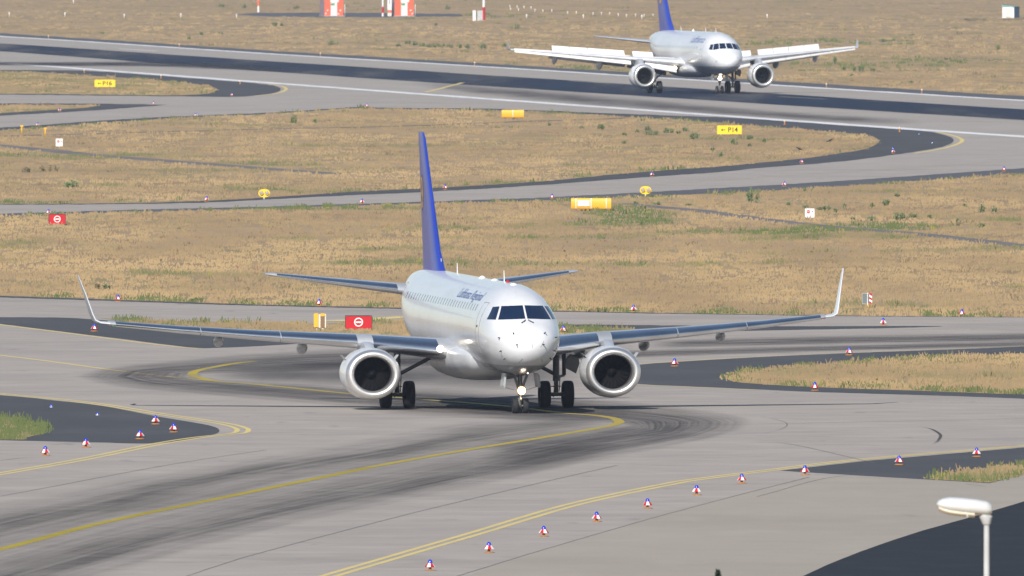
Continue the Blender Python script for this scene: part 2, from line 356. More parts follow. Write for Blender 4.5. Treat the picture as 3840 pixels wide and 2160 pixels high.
gb = MB(); gb.add([(-2500, -300, 0), (2500, -300, 0), (2500, 12000, 0), (-2500, 12000, 0)], [(0, 1, 2, 3)])
tag(gb.build("ground", M['dry_ground'], smooth=False), kind="structure")

far_edge = [(0, 83), (671, 127), (1342, 167), (2576, 242)]
g5_top = [(0, 543), (365, 533), (671, 524), (1000, 514), (1342, 505), (1602, 495), (1810, 486), (2012, 475.6), (2165, 466), (2576, 437)]
up_conc_bot = [(0, 538), (365, 527), (671, 520), (1000, 510), (1342, 498), (1602, 485), (1810, 473), (2012, 461.5), (2165, 452), (2576, 423)]
# upper field: asphalt margin sheet, concrete sheet
sheet("runway_shoulder", ext(far_edge) + ext(g5_top)[::-1], .012, M['asphalt_far'])
sheet("runway", ext([(0, 90), (671, 134), (1342, 174.5), (2576, 252)]) + ext(up_conc_bot)[::-1], .024, M['concrete'])
A1 = [(-600, 172), (0, 176), (208, 178), (390, 190), (520, 200), (640, 209.5), (690, 216), (705, 222), (703, 229), (686, 235), (650, 240), (590, 243.5), (480, 243), (300, 241), (0, 238), (-600, 234)]
G1 = [(-600, 177), (0, 180), (120, 183), (250, 192), (330, 197), (420, 204), (480, 210), (530, 218), (546, 224), (540, 230), (520, 236), (450, 240), (300, 239), (150, 237), (0, 236), (-600, 232)]
A2 = [(-600, 260), (0, 260), (260, 261), (422, 263.5), (330, 271), (208, 280), (104, 285.5), (0, 291), (-600, 320)]
G2 = [(-600, 264), (0, 264), (208, 264), (255, 265.5), (213, 272), (130, 277), (0, 285), (-600, 312)]
A3t = [(-600, 352), (0, 321), (234, 305), (417, 294), (671, 284), (853, 272), (920, 269.5), (983, 271.5), (1192, 273), (1342, 277), (1550, 286), (1785, 294), (1966, 303.5), (2101, 314.5), (2256, 325), (2340, 332), (2386, 343), (2399, 353), (2386, 364), (2334, 377),
       (2153, 402.5), (2009, 415.5), (1905, 423), (1810, 433), (1602, 447.5), (1342, 467), (1090, 482), (870, 492), (671, 502), (508, 510), (260, 514), (0, 515), (-600, 516)]
G3 = [(-600, 362), (0, 328), (234, 311), (417, 299), (671, 287), (853, 275), (920, 272.5), (983, 274.5), (1192, 277), (1342, 281), (1500, 289), (1576, 294.5), (1640, 298), (1699, 300), (1811, 309), (1945, 320), (2126, 335), (2191, 344), (2211, 353), (2204, 363), (2173, 376),
      (2100, 388), (2012, 400), (1810, 419), (1602, 434), (1342, 458), (1090, 473), (870, 484), (700, 495), (508, 506), (260, 512), (0, 513), (-600, 513)]
sheet("taxiway_asphalt", smooth(A1), .036, M['asphalt']); sheet("grass_island", smooth(G1), .05, M['turf'])
sheet("taxiway_asphalt", A2, .036, M['asphalt']); sheet("grass_island", G2, .05, M['turf'])
sheet("taxiway_asphalt", smooth(A3t), .036, M['asphalt']); sheet("grass_island", smooth(G3), .05, M['dry_ground'])
# lower field
g5_bot = [(0, 744), (260, 753), (521, 762), (671, 767), (1030, 775), (1409, 782), (1639, 787), (2113, 794), (2576, 798)]
low_top = [(0, 748.5), (260, 757), (521, 766), (671, 770), (1030, 778), (1409, 784.5), (1639, 789), (2113, 795.5), (2576, 799)]
sheet("taxiway_shoulder", ext(g5_bot) + ext([(0, 760), (1030, 790), (2576, 805)])[::-1], .012, M['asphalt'])
sheet("taxiway", ext(low_top) + [(3500, 2100), (-900, 2100)], .024, M['concrete'])
A7 = [(-600, 792), (0, 798), (168, 800), (330, 810), (600, 824), (800, 836), (1000, 845), (1000, 854), (870, 858), (737, 866), (650, 871), (560, 875), (500, 876), (440, 870), (330, 856), (168, 836), (0, 815), (-600, 738)]
A8 = [(1300, 822), (1409, 816.5), (1693, 819), (1905, 821), (2361, 820.8), (2217, 826), (1905, 832), (1640, 838), (1400, 848), (1200, 850)]
A9 = [(3300, 838), (2576, 872), (2129, 889), (1905, 899), (1700, 911), (1617, 917), (1545, 928), (1520, 940), (1545, 955), (1611, 966.5), (1750, 973), (1905, 980), (2051, 986.6), (2374, 996), (2576, 1003.5), (3300, 1032)]
A10 = [(-600, 950), (0, 994.5), (130, 1007), (260, 1022), (391, 1047), (495, 1064.5), (539, 1074), (552, 1083), (544, 1091), (511, 1099), (391, 1115.5), (234, 1113), (0, 1107.7), (-600, 1090)]
A11 = [(3300, 1075), (2576, 1126), (2165, 1161), (1962, 1184.5), (2009, 1187.5), (2200, 1199), (2337, 1207), (2420, 1212), (2490, 1216), (2576, 1194), (3300, 1000)]
G6 = [(250, 800.5), (330, 804), (480, 810), (700, 811.5), (800, 815), (860, 812), (1030, 806), (1200, 812), (1409, 822), (1500, 824), (1593, 827), (1560, 833), (1450, 842), (1200, 849), (1000, 850), (900, 850), (700, 842), (500, 830), (330, 812)]
G7 = [(3300, 855), (2576, 889), (2426, 894), (2243, 904.5), (2061, 917), (1905, 930), (1860, 938), (1832, 947), (1832, 955), (1850, 961), (1905, 966), (2061, 975), (2295, 983), (2576, 993), (3300, 1015)]
G8 = [(-600, 1020), (0, 1049), (60, 1056), (98, 1067), (114, 1079), (106, 1090), (60, 1102), (0, 1106), (-600, 1095)]
G9 = [(3300, 1110), (2576, 1172), (2500, 1176), (2426, 1184), (2370, 1196), (2337, 1205.5), (2420, 1211), (2489, 1215), (2576, 1195), (3300, 1010)]
A12 = [(1700, 1595), (2022, 1449), (2087, 1419), (2165, 1388), (2245, 1360), (2322, 1335), (2452, 1299), (2576, 1262), (3300, 1040), (3500, 2100), (1500, 2100)]
for P in (A7, A8, A9, A10): sheet("taxiway_asphalt", smooth(P), .036, M['asphalt'])
sheet("taxiway_asphalt", A11, .036, M['asphalt'])
for P in (G6, G7, G8): sheet("grass_island", smooth(P), .05, M['turf'])
sheet("grass_island", G9, .05, M['turf'])
sheet("apron", [(700, 1580), (983, 1524), (1273, 1412), (1534, 1334), (1664, 1289), (1944, 1224), (2035, 1202), (2200, 1200), (2337, 1208), (2420, 1213.5), (2489, 1217.5), (2576, 1196.5), (3300, 1000), (3500, 2100), (500, 2100)], .032, M['apron'])
sheet("service_road", A12, .05, M['asphalt_dark'])
# thin service paths
ribbon("path", [(-300, 352), (0, 343), (340, 334), (671, 325), (1000, 318), (1192, 311), (1342, 305), (1510, 300), (1590, 296.5)], 1.2, .062, M['asphalt'])
ribbon("path", [(-300, 340), (0, 367), (104, 377), (260, 392.6), (521, 413), (671, 425), (800, 435), (850, 438)], 2.2, .062, M['path'])
ribbon("path", [(1560, 512), (1633, 519), (1758, 530), (1914, 552), (2061, 568), (2322, 590), (2576, 619), (3000, 668)], 1.7, .03, M['path'])
sheet("far_road", [(590, 37), (640, 33), (800, 32), (1000, 33), (1160, 35.5), (1165, 41), (1000, 43), (800, 43), (680, 42)], .03, M['asphalt_far'])
# painted lines
ribbon("runway_edge_line", ext([(0, 91.5), (671, 135), (1342, 175.5), (2576, 253)]), 1.6, .046, M['white_line'], n=40, wob=.16)
ribbon("runway_edge_line", ext([(0, 159), (671, 208), (1342, 257), (2576, 344)]), 2.1, .056, M['white_line'], n=40, wob=.16)
for k, (a, b) in enumerate([((300, 122.5), (395, 128.5))]):
    ribbon("runway_marking", [a, b], .5, .046, M['white_line'], n=4)
for (a, b) in [((180, 117.5), (330, 128)), ((880, 166), (1010, 174)), ((1135, 183.5), (1265, 192)), ((1430, 203.5), (1530, 210)), ((1785, 227), (1870, 231)), ((1960, 243), (2080, 250))]:
    ribbon("runway_marking", [a, b], .42, .064, M['yellow_faint'], n=4)
ribbon("taxiway_line", [(1165, 208), (1130, 217), (1100, 225), (1070, 232)], .45, .064, M['yellow_line'])
ribbon("taxiway_line", [(1070, 232), (950, 243), (820, 255), (720, 259)], .22, .046, M['yellow_faint'])
ribbon("taxiway_line", [(672, 211), (705, 216), (719, 222), (716, 228), (695, 235), (640, 241.5)], .36, .05, M['yellow_line'])
ribbon("taxiway_line", [(2350, 330), (2400, 342), (2420, 352), (2410, 362), (2370, 374), (2300, 386)], .34, .05, M['yellow_line'])
ribbon("taxiway_line", [(1342, 487), (1602, 468), (1905, 447), (2200, 428), (2576, 403)], .18, .05, M['yellow_faint'])
def dbl(pts, w=.19, gap=.20, m='yellow_line'):
    for s in (-1, 1): ribbon("taxiway_line", pts, w, .046, M[m], off=s * gap)
dbl([(-300, 960), (0, 991), (130, 1003), (260, 1018.5), (391, 1040), (500, 1056), (572, 1068), (602, 1076), (611, 1082), (603, 1089), (575, 1093), (500, 1101), (391, 1118.5), (208, 1156), (0, 1192.5), (-300, 1243)])
dbl([(650, 1503), (830, 1449), (998, 1400), (1140, 1358.5), (1207, 1339), (1409, 1278.4), (1560, 1243), (1677, 1219.4), (1742, 1208), (1944, 1182.5), (2165, 1156.5), (2576, 1122), (3000, 1088)], w=.21, gap=.20)
ribbon("taxiway_line", [(-300, 1444), (0, 1382), (260, 1315), (671, 1229.5), (801, 1203), (931, 1176), (990, 1165)], .40, .046, M['yellow_bright'])
ribbon("taxiway_line", [(931, 1176), (1061, 1152), (1192, 1129.5), (1342, 1105), (1455, 1086), (1534, 1072), (1555, 1065), (1557, 1060), (1540, 1052), (1493, 1045), (1412, 1039), (1300, 1025), (1180, 1014), (1060, 1005), (881, 991), (659, 969), (554, 961), (503, 951), (484, 943), (500, 932), (589, 915), (640, 910)], .38, .060, M['yellow_mid'])
ribbon("taxiway_line", [(-300, 856), (0, 894), (130, 910), (260, 928), (390, 944), (495, 955), (560, 962)], .26, .046, M['yellow_line'])
ribbon("taxiway_line", [(-300, 777), (0, 817), (168, 838), (330, 859), (440, 872), (500, 877)], .26, .046, M['yellow_line'])
ribbon("taxiway_line", [(1500, 931), (1560, 924.5), (1617, 915.5), (1905, 897.5), (2129, 887.5), (2576, 870.5), (3000, 854)], .2, .046, M['yellow_line'])
ribbon("taxiway_line", [(1560, 966), (1620, 969), (1750, 975), (1905, 981.5)], .2, .046, M['yellow_line'])
ribbon("taxiway_line", [(1450, 1086), (1560, 1077), (1700, 1071), (1954, 1066), (2295, 1059), (2576, 1054)], .16, .046, M['yellow_faint'])
ribbon("taxiway_line", [(820, 808.5), (900, 805), (980, 800), (1040, 796)], 1.5, .062, M['yellow_line'])
ribbon("taxiway_line", [(1600, 838), (1700, 840), (1905, 848), (2200, 852), (2400, 849), (2576, 846)], .25, .046, M['yellow_faint'])
# concrete joints and cracks
for P in [[(440, 1460), (560, 1420), (671, 1387), (1035, 1292), (1342, 1219), (1553, 1171)], [(1060, 1478), (1273, 1412), (1328, 1395), (1546, 1331), (1677, 1294), (1850, 1248), (1944, 1224), (2035, 1201)],
          [(0, 1249), (130, 1225), (260, 1200), (460, 1164), (671, 1132)], [(1060, 1157), (1273, 1149), (1455, 1162), (1716, 1173)], [(130, 1120), (230, 1113), (540, 1116), (640, 1120)],
          [(0, 1160), (60, 1152), (140, 1149)], [(1905, 1112), (2000, 1120), (2200, 1165)], [(2270, 1295), (2305, 1299)], [(2430, 1218), (2480, 1224)], [(1905, 1250), (2100, 1200), (2300, 1196)]]:
    ribbon("concrete_joint", P, .035, .058, M['seam'], wob=.01)
# rubber on the concrete
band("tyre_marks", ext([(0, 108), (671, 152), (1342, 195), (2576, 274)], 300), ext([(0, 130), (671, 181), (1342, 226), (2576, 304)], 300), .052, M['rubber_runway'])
band("tyre_marks", [(-200, 156), (208, 154), (420, 154), (760, 168)], [(-200, 163), (208, 169), (420, 171), (760, 187)], .06, M['rubber_dark'])
band("tyre_marks", [(1000, 200), (1342, 222), (2012, 280), (2400, 300)], [(1000, 215), (1342, 256), (1800, 292), (2300, 322)], .058, M['rubber_soft'])
band("tyre_marks", [(2800, 850), (2576, 857), (2200, 865), (1905, 872), (1600, 880), (1250, 890), (900, 905), (600, 912)], [(2800, 866), (2576, 873), (2200, 882), (1905, 891), (1600, 902), (1250, 915), (900, 928), (600, 940)], .052, M['wear_one'])
band("tyre_marks", [(2800, 830), (2576, 836), (2200, 842), (1905, 848), (1600, 855)], [(2800, 858), (2576, 860), (2200, 866), (1905, 872), (1600, 880)], .056, M['wear_one'])
band("tyre_marks", [(1650, 868), (1300, 868), (1000, 872), (800, 880), (600, 890), (430, 905), (280, 922), (190, 938), (195, 955), (300, 975), (480, 992), (700, 1012), (900, 1028), (1150, 1048), (1400, 1075), (1600, 1100)],
     [(1650, 902), (1300, 915), (1000, 925), (860, 932), (740, 936), (640, 938), (560, 941), (510, 944), (520, 948), (600, 955), (740, 965), (900, 975), (1050, 982), (1250, 992), (1450, 1002), (1650, 1015)], .054, M['wear_one'])
band("tyre_marks", [(500, 925), (600, 915), (800, 905), (1000, 900), (1300, 900), (1500, 905)], [(500, 955), (600, 965), (800, 980), (1000, 985), (1300, 990), (1500, 985)], .05, M['rubber_soft'])
band("tyre_marks", [(900, 965), (1150, 978), (1400, 994), (1600, 1010), (1760, 1030), (1880, 1052), (1905, 1072), (1840, 1096), (1716, 1122), (1500, 1160), (1342, 1195), (1192, 1232)],
     [(900, 1040), (1100, 1050), (1250, 1056), (1380, 1058), (1470, 1060), (1530, 1062), (1552, 1066), (1530, 1070), (1470, 1078), (1400, 1086), (1300, 1098), (1192, 1112)], .056, M['wear_one'])
band("tyre_marks", [(-250, 1315), (0, 1262), (260, 1214), (671, 1138), (931, 1098), (1192, 1058), (1400, 1034), (1560, 1022)], [(-250, 1610), (0, 1535), (286, 1445), (671, 1346), (931, 1288), (1192, 1230), (1400, 1186), (1640, 1140)], .058, M['wear_two'])
ribbon("skid_mark", [(2303, 1073), (2340, 1079), (2361, 1090), (2366, 1098), (2359, 1110), (2345, 1120)], .16, .06, M['rubber_thin'])
ribbon("skid_mark", [(1905, 1047), (1960, 1058), (1980, 1068), (1965, 1080), (1905, 1095)], .05, .06, M['rubber_thin'])

# ------------------------------------------------------------------ aircraft
def hermite(xs, ys, x):
    xs = np.array(xs, float); ys = np.array(ys, float); x = np.clip(np.array(x, float), xs[0], xs[-1])
    d = np.diff(ys) / np.diff(xs); m = np.zeros_like(ys); m[1:-1] = np.where(d[1:] * d[:-1] > 0, 2 * d[1:] * d[:-1] / (d[1:] + d[:-1] + 1e-12), 0); m[0], m[-1] = d[0], d[-1]
    i = np.clip(np.searchsorted(xs, x) - 1, 0, len(xs) - 2); h = xs[i + 1] - xs[i]; t = (x - xs[i]) / h
    return ys[i] * (2 * t**3 - 3 * t**2 + 1) + h * m[i] * (t**3 - 2 * t**2 + t) + ys[i + 1] * (-2 * t**3 + 3 * t**2) + h * m[i + 1] * (t**3 - t**2)
def airfoil(n=15, t=.12, x0=0., x1=1.):
    """closed loop of (x, z) for unit chord, from TE upper to LE to TE lower."""
    xs = x0 + (x1 - x0) * (1 - np.cos(np.linspace(0, math.pi / 2, n)))
    yt = 5 * t * (.2969 * np.sqrt(xs) - .126 * xs - .3516 * xs**2 + .2843 * xs**3 - .1015 * xs**4)
    cam_ = .02 * (1 - (2 * xs - .8)**2)
    up = [(x, c + y) for x, y, c in zip(xs, yt, cam_)]; lo = [(x, c - y) for x, y, c in zip(xs, yt, cam_)]
    return up[::-1] + lo[1:]
def section(le, chord, t, nrm=(0, 0, 1), x0=0., x1=1., grow=0., n=15):
    le = Vector(le); nv = Vector(nrm).normalized(); out = []
    for x, z in airfoil(n, t, x0, x1):
        out.append(le + Vector((-1, 0, 0)) * (x * chord - grow * (1 - x / max(x1, .01))) + nv * (z * chord + (grow if z > 0 else -grow) * .8))
    return out
def lerp_station(st, l):
    for a, b in zip(st, st[1:]):
        if a[0] <= l <= b[0]:
            f = (l - a[0]) / (b[0] - a[0]); return tuple(p + (q - p) * f for p, q in zip(a, b))
    return st[-1]

def make_airliner(P):
    root = empty(P['name'], P['loc'], (P['roll'], P['pitch'], -math.pi / 2 + P['theta']), P['label'], P['cat'])
    gz = lambda x, y: P['pitch'] * x - P['roll'] * y           # body height of the ground under a wheel
    # fuselage
    nose = P['nose']; U = P['nose_u']; xs = list(nose - np.array([0, .004, .02, .05, .1, .17, .27, .4, .55, .72, .92, 1.15, 1.4, 1.7, 2.05, 2.45, 2.9, 3.4, 4.0, 4.7, 5.5]) * P['nose_len'] / 5.5)
    xs += list(np.linspace(xs[-1] - .6, P['tail_x'][0], 14)) + list(np.linspace(P['tail_x'][0], P['tail_x'][-1], 18))[1:]
    NS = 48; rings = []
    for x in xs:
        if x > nose - P['nose_len']:
            u = math.sqrt(max(0, (nose - x))); zt, zb, hw = (float(hermite(U, P[k], u)) for k in ('nose_zt', 'nose_zb', 'nose_hw'))
            zc = float(hermite([0, math.sqrt(P['nose_len'])], [P['tip_z'], P['zc']], u))
        else:
            tx = [-v for v in P['tail_x']]; tx = [-30] + tx
            zt, zb, hw = (float(hermite(tx, [P[k][0]] + P[k], -x)) for k in ('tail_zt', 'tail_zb', 'tail_hw')); zc = P['zc'] if x > P['tail_x'][0] else None
            if zc is None: zc = zb + (zt - zb) * (P['zc'] - P['tail_zb'][0]) / (P['tail_zt'][0] - P['tail_zb'][0])
        zc = min(max(zc, zb), zt)
        rings.append([(x, hw * math.cos(2 * math.pi * k / NS), zc + (zt - zc if k <= NS // 2 else zc - zb) * math.sin(2 * math.pi * k / NS)) for k in range(NS)])
    fb = MB(); fb.loft(rings); fus = fb.build('fuselage', M[P['paint']], root, angle=60)
    bvh = BVHTree.FromPolygons([Vector(v) for v in fb.v], [f for f in fb.f])
    def cast(mode, p, q):
        if mode == 'front': o, d = Vector((nose + 5, p, q)), Vector((-1, 0, 0))
        elif mode == 'right': o, d = Vector((p, -8, q)), Vector((0, 1, 0))
        else: o, d = Vector((p, 8, q)), Vector((0, -1, 0))
        h, nn, _, _ = bvh.ray_cast(o, d)
        if h is None: return None, None
        if nn.dot(d) > 0: nn = -nn
        return h, nn
    def decal(name, mode, quad, m, parent, off=.006, n=8, k=6):
        a, b, c, d = [Vector((*q, 0)) for q in quad]; rows = []; ok = True
        for i in range(n + 1):
            row = []
            for j in range(k + 1):
                u, v = i / n, j / k; p = (a * (1 - u) + b * u) * (1 - v) + (d * (1 - u) + c * u) * v
                h, nn = cast(mode, p.x, p.y)
                if h is None: ok = False; break
                row.append(h + nn * off)
            if not ok: break
            rows.append(row)
        if not ok: return None
        mb = MB(); mb.grid(rows); return mb.build(name, m, parent)
    # cockpit windows
    for s in (-1, 1):
        for quad in P['windscreens']:
            decal('cockpit_window', 'front', [(s * p, q) for p, q in quad], M['glass'], root, .012, 10, 8)
            if P['detail']:
                cxm = sum(p for p, q in quad) / 4; czm = sum(q for p, q in quad) / 4
        if P['detail']:
            wp = MB(); pts = [cast('front', s * p, q) for p, q in ((.05, 3.60), (.12, 3.55), (.22, 3.50))]
            wp.tube([h + n * .03 for h, n in pts], .018, 6); wp.build('wiper', M['dark'], root)
    # cabin windows and doors
    for mode, s in (('right', -1), ('left', 1)):
        x = P['win_x0']
        while x > P['win_x1']:
            decal('cabin_window', mode, [(x - .09, P['win_z'] - .12), (x + .09, P['win_z'] - .12), (x + .09, P['win_z'] + .12), (x - .09, P['win_z'] + .12)], M['cabin_glass'], root, .006, 2, 3)
            x -= P['win_dx']
        for (dx, z0, z1, w) in P['doors']:
            fr = MB()
            for (a, b) in (((dx - w, z0), (dx - w, z1)), ((dx + w, z0), (dx + w, z1)), ((dx - w, z1), (dx + w, z1)), ((dx - w, z0), (dx + w, z0))):
                pts = []
                for k in range(9):
                    h, n = cast(mode, a[0] + (b[0] - a[0]) * k / 8, a[1] + (b[1] - a[1]) * k / 8)
                    if h: pts.append(h)
                if len(pts) > 2: fr.tube(pts, .012, 4)
            dw = decal('door', mode, [(dx - w, z0), (dx + w, z0), (dx + w, z1), (dx - w, z1)], M['white_gloss'], root, .004, 3, 8)
            if dw:
                fr.build('door_frame', M['stem'], dw)
                hd = decal('door_handle', mode, [(dx - w * .5, z0 + .95), (dx + w * .1, z0 + .95), (dx + w * .1, z0 + 1.03), (dx - w * .5, z0 + 1.03)], M['dark'], dw, .012, 1, 1)
    # airline lettering on the fuselage side
    for mode in ('right', 'left'):
        cu = bpy.data.curves.new("lettering", 'FONT'); cu.body = P['text']; cu.size = 1.0
        to = bpy.data.objects.new("lettering", cu); col.objects.link(to); bpy.context.view_layer.update()
        me = bpy.data.meshes.new_from_object(to.evaluated_get(bpy.context.evaluated_depsgraph_get())); bpy.data.objects.remove(to)
        bm = bmesh.new(); bm.from_mesh(me)
        xsv = [v.co.x for v in bm.verts]; x0, x1 = min(xsv), max(xsv); zs = [v.co.y for v in bm.verts]; y0, y1 = min(zs), max(zs)
        for k in range(1, 9):
            bmesh.ops.bisect_plane(bm, geom=bm.verts[:] + bm.edges[:] + bm.faces[:], plane_co=(0, y0 + (y1 - y0) * k / 9, 0), plane_no=(0, 1, 0))
        ta, tb, tz, th = P['text_box']
        for v in bm.verts:
            f = (v.co.x - x0) / (x1 - x0); p = ta + (tb - ta) * (f if mode == 'right' else 1 - f); q = tz + (v.co.y - y0) / (y1 - y0) * th
            h, n = cast(mode, p, q)
            v.co = h + n * .008 if h else Vector((p, 0, q))
        bm.to_mesh(me); bm.free(); me.materials.clear(); me.materials.append(M['letter_blue'])
        lo = bpy.data.objects.new("lettering", me); col.objects.link(lo); lo.parent = root
    # belly fairing
    bf = MB(); rings = []
    fx0, fx1 = P['belly_x']
    for i in range(25):
        t = i / 24; x = fx0 + (fx1 - fx0) * t; e = math.sin(math.pi * min(1, max(0, t)))**.55 if 0 < t < 1 else 0
        hw, zb, zt = P['belly_hw'] * (.55 + .45 * e), P['belly_top'] - (P['belly_top'] - P['belly_z']) * (.55 + .45 * e), P['belly_top']
        rings.append([(x, hw * math.copysign(abs(math.cos(a))**.7, math.cos(a)), zt + (zt - zb) * (math.copysign(abs(math.sin(a))**.8, math.sin(a))) * (1 if math.sin(a) < 0 else .35)) for a in [2 * math.pi * k / 32 for k in range(32)]])
    bf.loft(rings); belly = bf.build('belly_fairing', M['fair'], root, angle=50)
    # crown antennas, beacon, probes
    for (x, h, kind) in P['antennas']:
        hh, _, _, _ = bvh.ray_cast(Vector((x, 0, 20)), Vector((0, 0, -1))); a = MB()
        if kind == 'blade': a.loft([[(x + .12, -.012, hh.z - .02), (x + .12, .012, hh.z - .02), (x - .14, .012, hh.z - .02), (x - .14, -.012, hh.z - .02)], [(x - .02, -.006, hh.z + h), (x - .02, .006, hh.z + h), (x - .14, .006, hh.z + h), (x - .14, -.006, hh.z + h)]]); a.build('blade_antenna', M['white'], root, False)
        elif kind == 'dome': a.lathe([(-.02, .14), (.02, .13), (h * .7, .08), (h, .01)], 'z', 16, (x, 0, hh.z)); a.build('antenna_dome', M['white'], root)
        else: a.lathe([(-.02, .06), (h * .6, .055), (h, .01)], 'z', 12, (x, 0, hh.z)); a.build('beacon_light', M['red'], root)
    for (p, q) in P['probes']:
        for s in (-1, 1):
            h, n = cast('front', s * p, q)
            if h:
                a = MB(); tdir = Vector((.35, 0, 0)) ; a.tube([h - n * .01, h + n * .07, h + n * .08 + Vector((.11, 0, 0))], [.03, .022, .014], 6); a.build('air_probe', M['dark'], root)
    for (p, q, p2, q2) in P.get('strips', []):
        pts = [cast('front', p + (p2 - p) * k / 8, q + (q2 - q) * k / 8)[0] for k in range(9)]
        a = MB(); a.tube([t for t in pts if t], .008, 4); a.build('lightning_strip', M['stem'], root)
    # wings
    st = P['wing']
    for s in (-1, 1):
        wb = MB(); rings = [section((a, s * l, z), c, t) for (l, a, c, z, t) in st]
        if not P['winglet_blend']: pass
        wb.loft(rings); wing = wb.build('wing', M[P['wing_mat']], root, angle=35)
        # winglet
        wl = MB(); wr = []
        for (l, a, c, z, ang) in P['winglet']:
            wr.append(section((a, s * l, z), c, .065, (0, -s * math.sin(R(ang)), math.cos(R(ang)))))
        wl.loft(wr); wl.build('winglet', M['white_gloss'] if P['winglet_blend'] else M['grey_gloss'], wing, angle=35)
        # leading edge slats
        for (l0, l1) in P['slats']:
            sb = MB(); rr = []
            for k in range(5):
                l, a, c, z, t = lerp_station(st, l0 + (l1 - l0) * k / 4); dx, dz = P['slat_shift']
                sec = section((a + dx, s * l, z + dz), c, t, x0=0, x1=P['slat_frac'], grow=.012, n=9)
                if P['slat_rot']:
                    pv = Vector((a + dx - c * P['slat_frac'], s * l, z + dz + c * t * .4)); sec = [pv + Matrix.Rotation(R(P['slat_rot']), 3, 'Y') @ (v - pv) for v in sec]
                rr.append(sec)
            sb.loft(rr); sb.build('slat', M[P['slat_mat']], wing, angle=50)
        for (l, x0, x1, w, dep) in P['flap_fairings']:
            _, a, c, z, t = lerp_station(st, l); fb2 = MB(); rr = []
            for k in range(11):
                f = k / 10; e = math.sin(math.pi * (.04 + .92 * f))**.6; xx = a - c * x0 - (c * (x1 - x0)) * f; zz = z - .02 * c - dep * .45
                rr.append([(xx, s * l + w / 2 * e * math.cos(q), zz - (.35 * f * dep) + dep * .55 * e * math.sin(q)) for q in [2 * math.pi * j / 14 for j in range(14)]])
            fb2.loft(rr); fb2.build('flap_track_fairing', M[P['fairing_mat']], wing)
        for (l0, l1) in P['spoilers']:
            sp = MB(); q = []
            for l in (l0, l1):
                _, a, c, z, t = lerp_station(st, l); q.append((a - c * .62, s * l, z + c * t * .42)); q.append((a - c * .62 - .48, s * l, z + c * t * .42 + P['spoiler_h']))
            off = Vector((-.05, 0, -.04))
            top = [Vector(q[0]), Vector(q[2]), Vector(q[3]), Vector(q[1])]
            sp.loft([top, [v + off for v in top]]); sp.build('spoiler', M['white'], wing, False)
        for (l0, l1, dep) in P['flaps']:
            fl = MB(); rr = []
            for l in (l0, l1):
                _, a, c, z, t = lerp_station(st, l); rr.append(section((a - c * .86, s * l, z - .12), c * .26, .13, (math.sin(R(35)) * .0, 0, 1)))
            for r in rr:
                x_le = max(v.x for v in r)
                for v in r: v.z -= (x_le - v.x) * math.tan(R(dep))
            fl.loft(rr); fl.build('flap', M['wing_grey'], wing)
        nl = MB(); l, a, c, z, t = st[-1]; nl.lathe([(-.07, .02), (-.03, .06), (.03, .06), (.07, .02)], 'x', 10, (a - .10, s * (l - .12), z - .01), cap=True)
        nl.build('navigation_light', M['nav_red' if s > 0 else 'nav_green'], wing)
        # landing light in the wing root
        lx, ly, lz, lr = P['root_light']; ll = MB(); ll.lathe([(-.05, lr), (0, lr), (.03, lr * .75), (.045, .005)], 'x', 14, (lx, s * ly, lz), cap=True)
        ll.build('landing_light', M['lamp_warm'], wing)
        # engine
        ex, ey, ez, er, sy, sz = P['engine']; eb = MB(); prof = P['nacelle']
        c0 = (ex, s * ey, ez)
        outer = [(d, r * er) for d, r in prof]
        eb.lathe(outer, 'x', 40, c0, sy, sz); inner = [(-.30, .665), (-.55, .66), (-.95, .69), (-1.1, .69)]
        eng = eb.build('engine', M[P['nacelle_mat']], root, angle=60)
        lp = MB(); lo_ = P['nacelle'][0][1]; lip = [(-.30, lo_), (-.18, lo_ - .022), (-.08, lo_ - .055), (-.02, lo_ - .10), (0, .80), (-.012, .752), (-.05, .715), (-.12, .686), (-.22, .668), (-.32, .664)]
        lp.lathe([(d * er, r * er) for d, r in lip], 'x', 48, c0, sy, sz); lp.build('inlet_lip', M['lip'], eng, angle=80)
        du = MB(); du.lathe([(-.32 * er, .664 * er), (-.6 * er, .672 * er), (-1.05 * er, .69 * er)], 'x', 40, c0, sy, sz); du.build('inlet_duct', M['duct'], eng)
        fn = MB()
        for k in range(24):
            a0 = 2 * math.pi * k / 24
            for (r0, r1, w0, w1) in ((.2, .68, .05, .085),):
                pts = []
                for (r, w, tw) in ((r0, w0, .15), (r1, w1, .55)):
                    for sg in (-1, 1):
                        a1 = a0 + sg * w / r * .9; pts.append((c0[0] - .98 * er + sg * w * tw * er, c0[1] + r * er * sy * .985 * math.cos(a1), c0[2] + r * er * sz * .985 * math.sin(a1)))
                fn.add(pts, [(0, 1, 3, 2)])
        fn.lathe([(-1.10 * er, .69 * er), (-1.10 * er, .01)], 'x', 40, c0, sy, sz); fn.build('fan', M['fan'], eng, False)
        sn = MB(); sn.lathe([(-1.05 * er, .22 * er), (-.92 * er, .19 * er), (-.78 * er, .11 * er), (-.68 * er, .03 * er), (-.665 * er, .002)], 'x', 20, c0); sn.build('spinner', M['fan'], eng)
        for sg in ((s * -1,) if not P['detail'] else (-1, 1)):
            ch = MB(); yy = c0[1] + sg * er * .82 * sy; zz = c0[2] + er * .52 * sz
            ch.loft([[(ex - .9, yy, zz), (ex - 1.9, yy, zz), (ex - 1.9, yy + sg * .02, zz + .02), (ex - .9, yy + sg * .02, zz + .02)], [(ex - 1.2, yy + sg * .18, zz + .2), (ex - 1.9, yy + sg * .18, zz + .2), (ex - 1.9, yy + sg * .19, zz + .2), (ex - 1.2, yy + sg * .19, zz + .2)]])
            ch.build('nacelle_strake', M['fair'], eng, False)
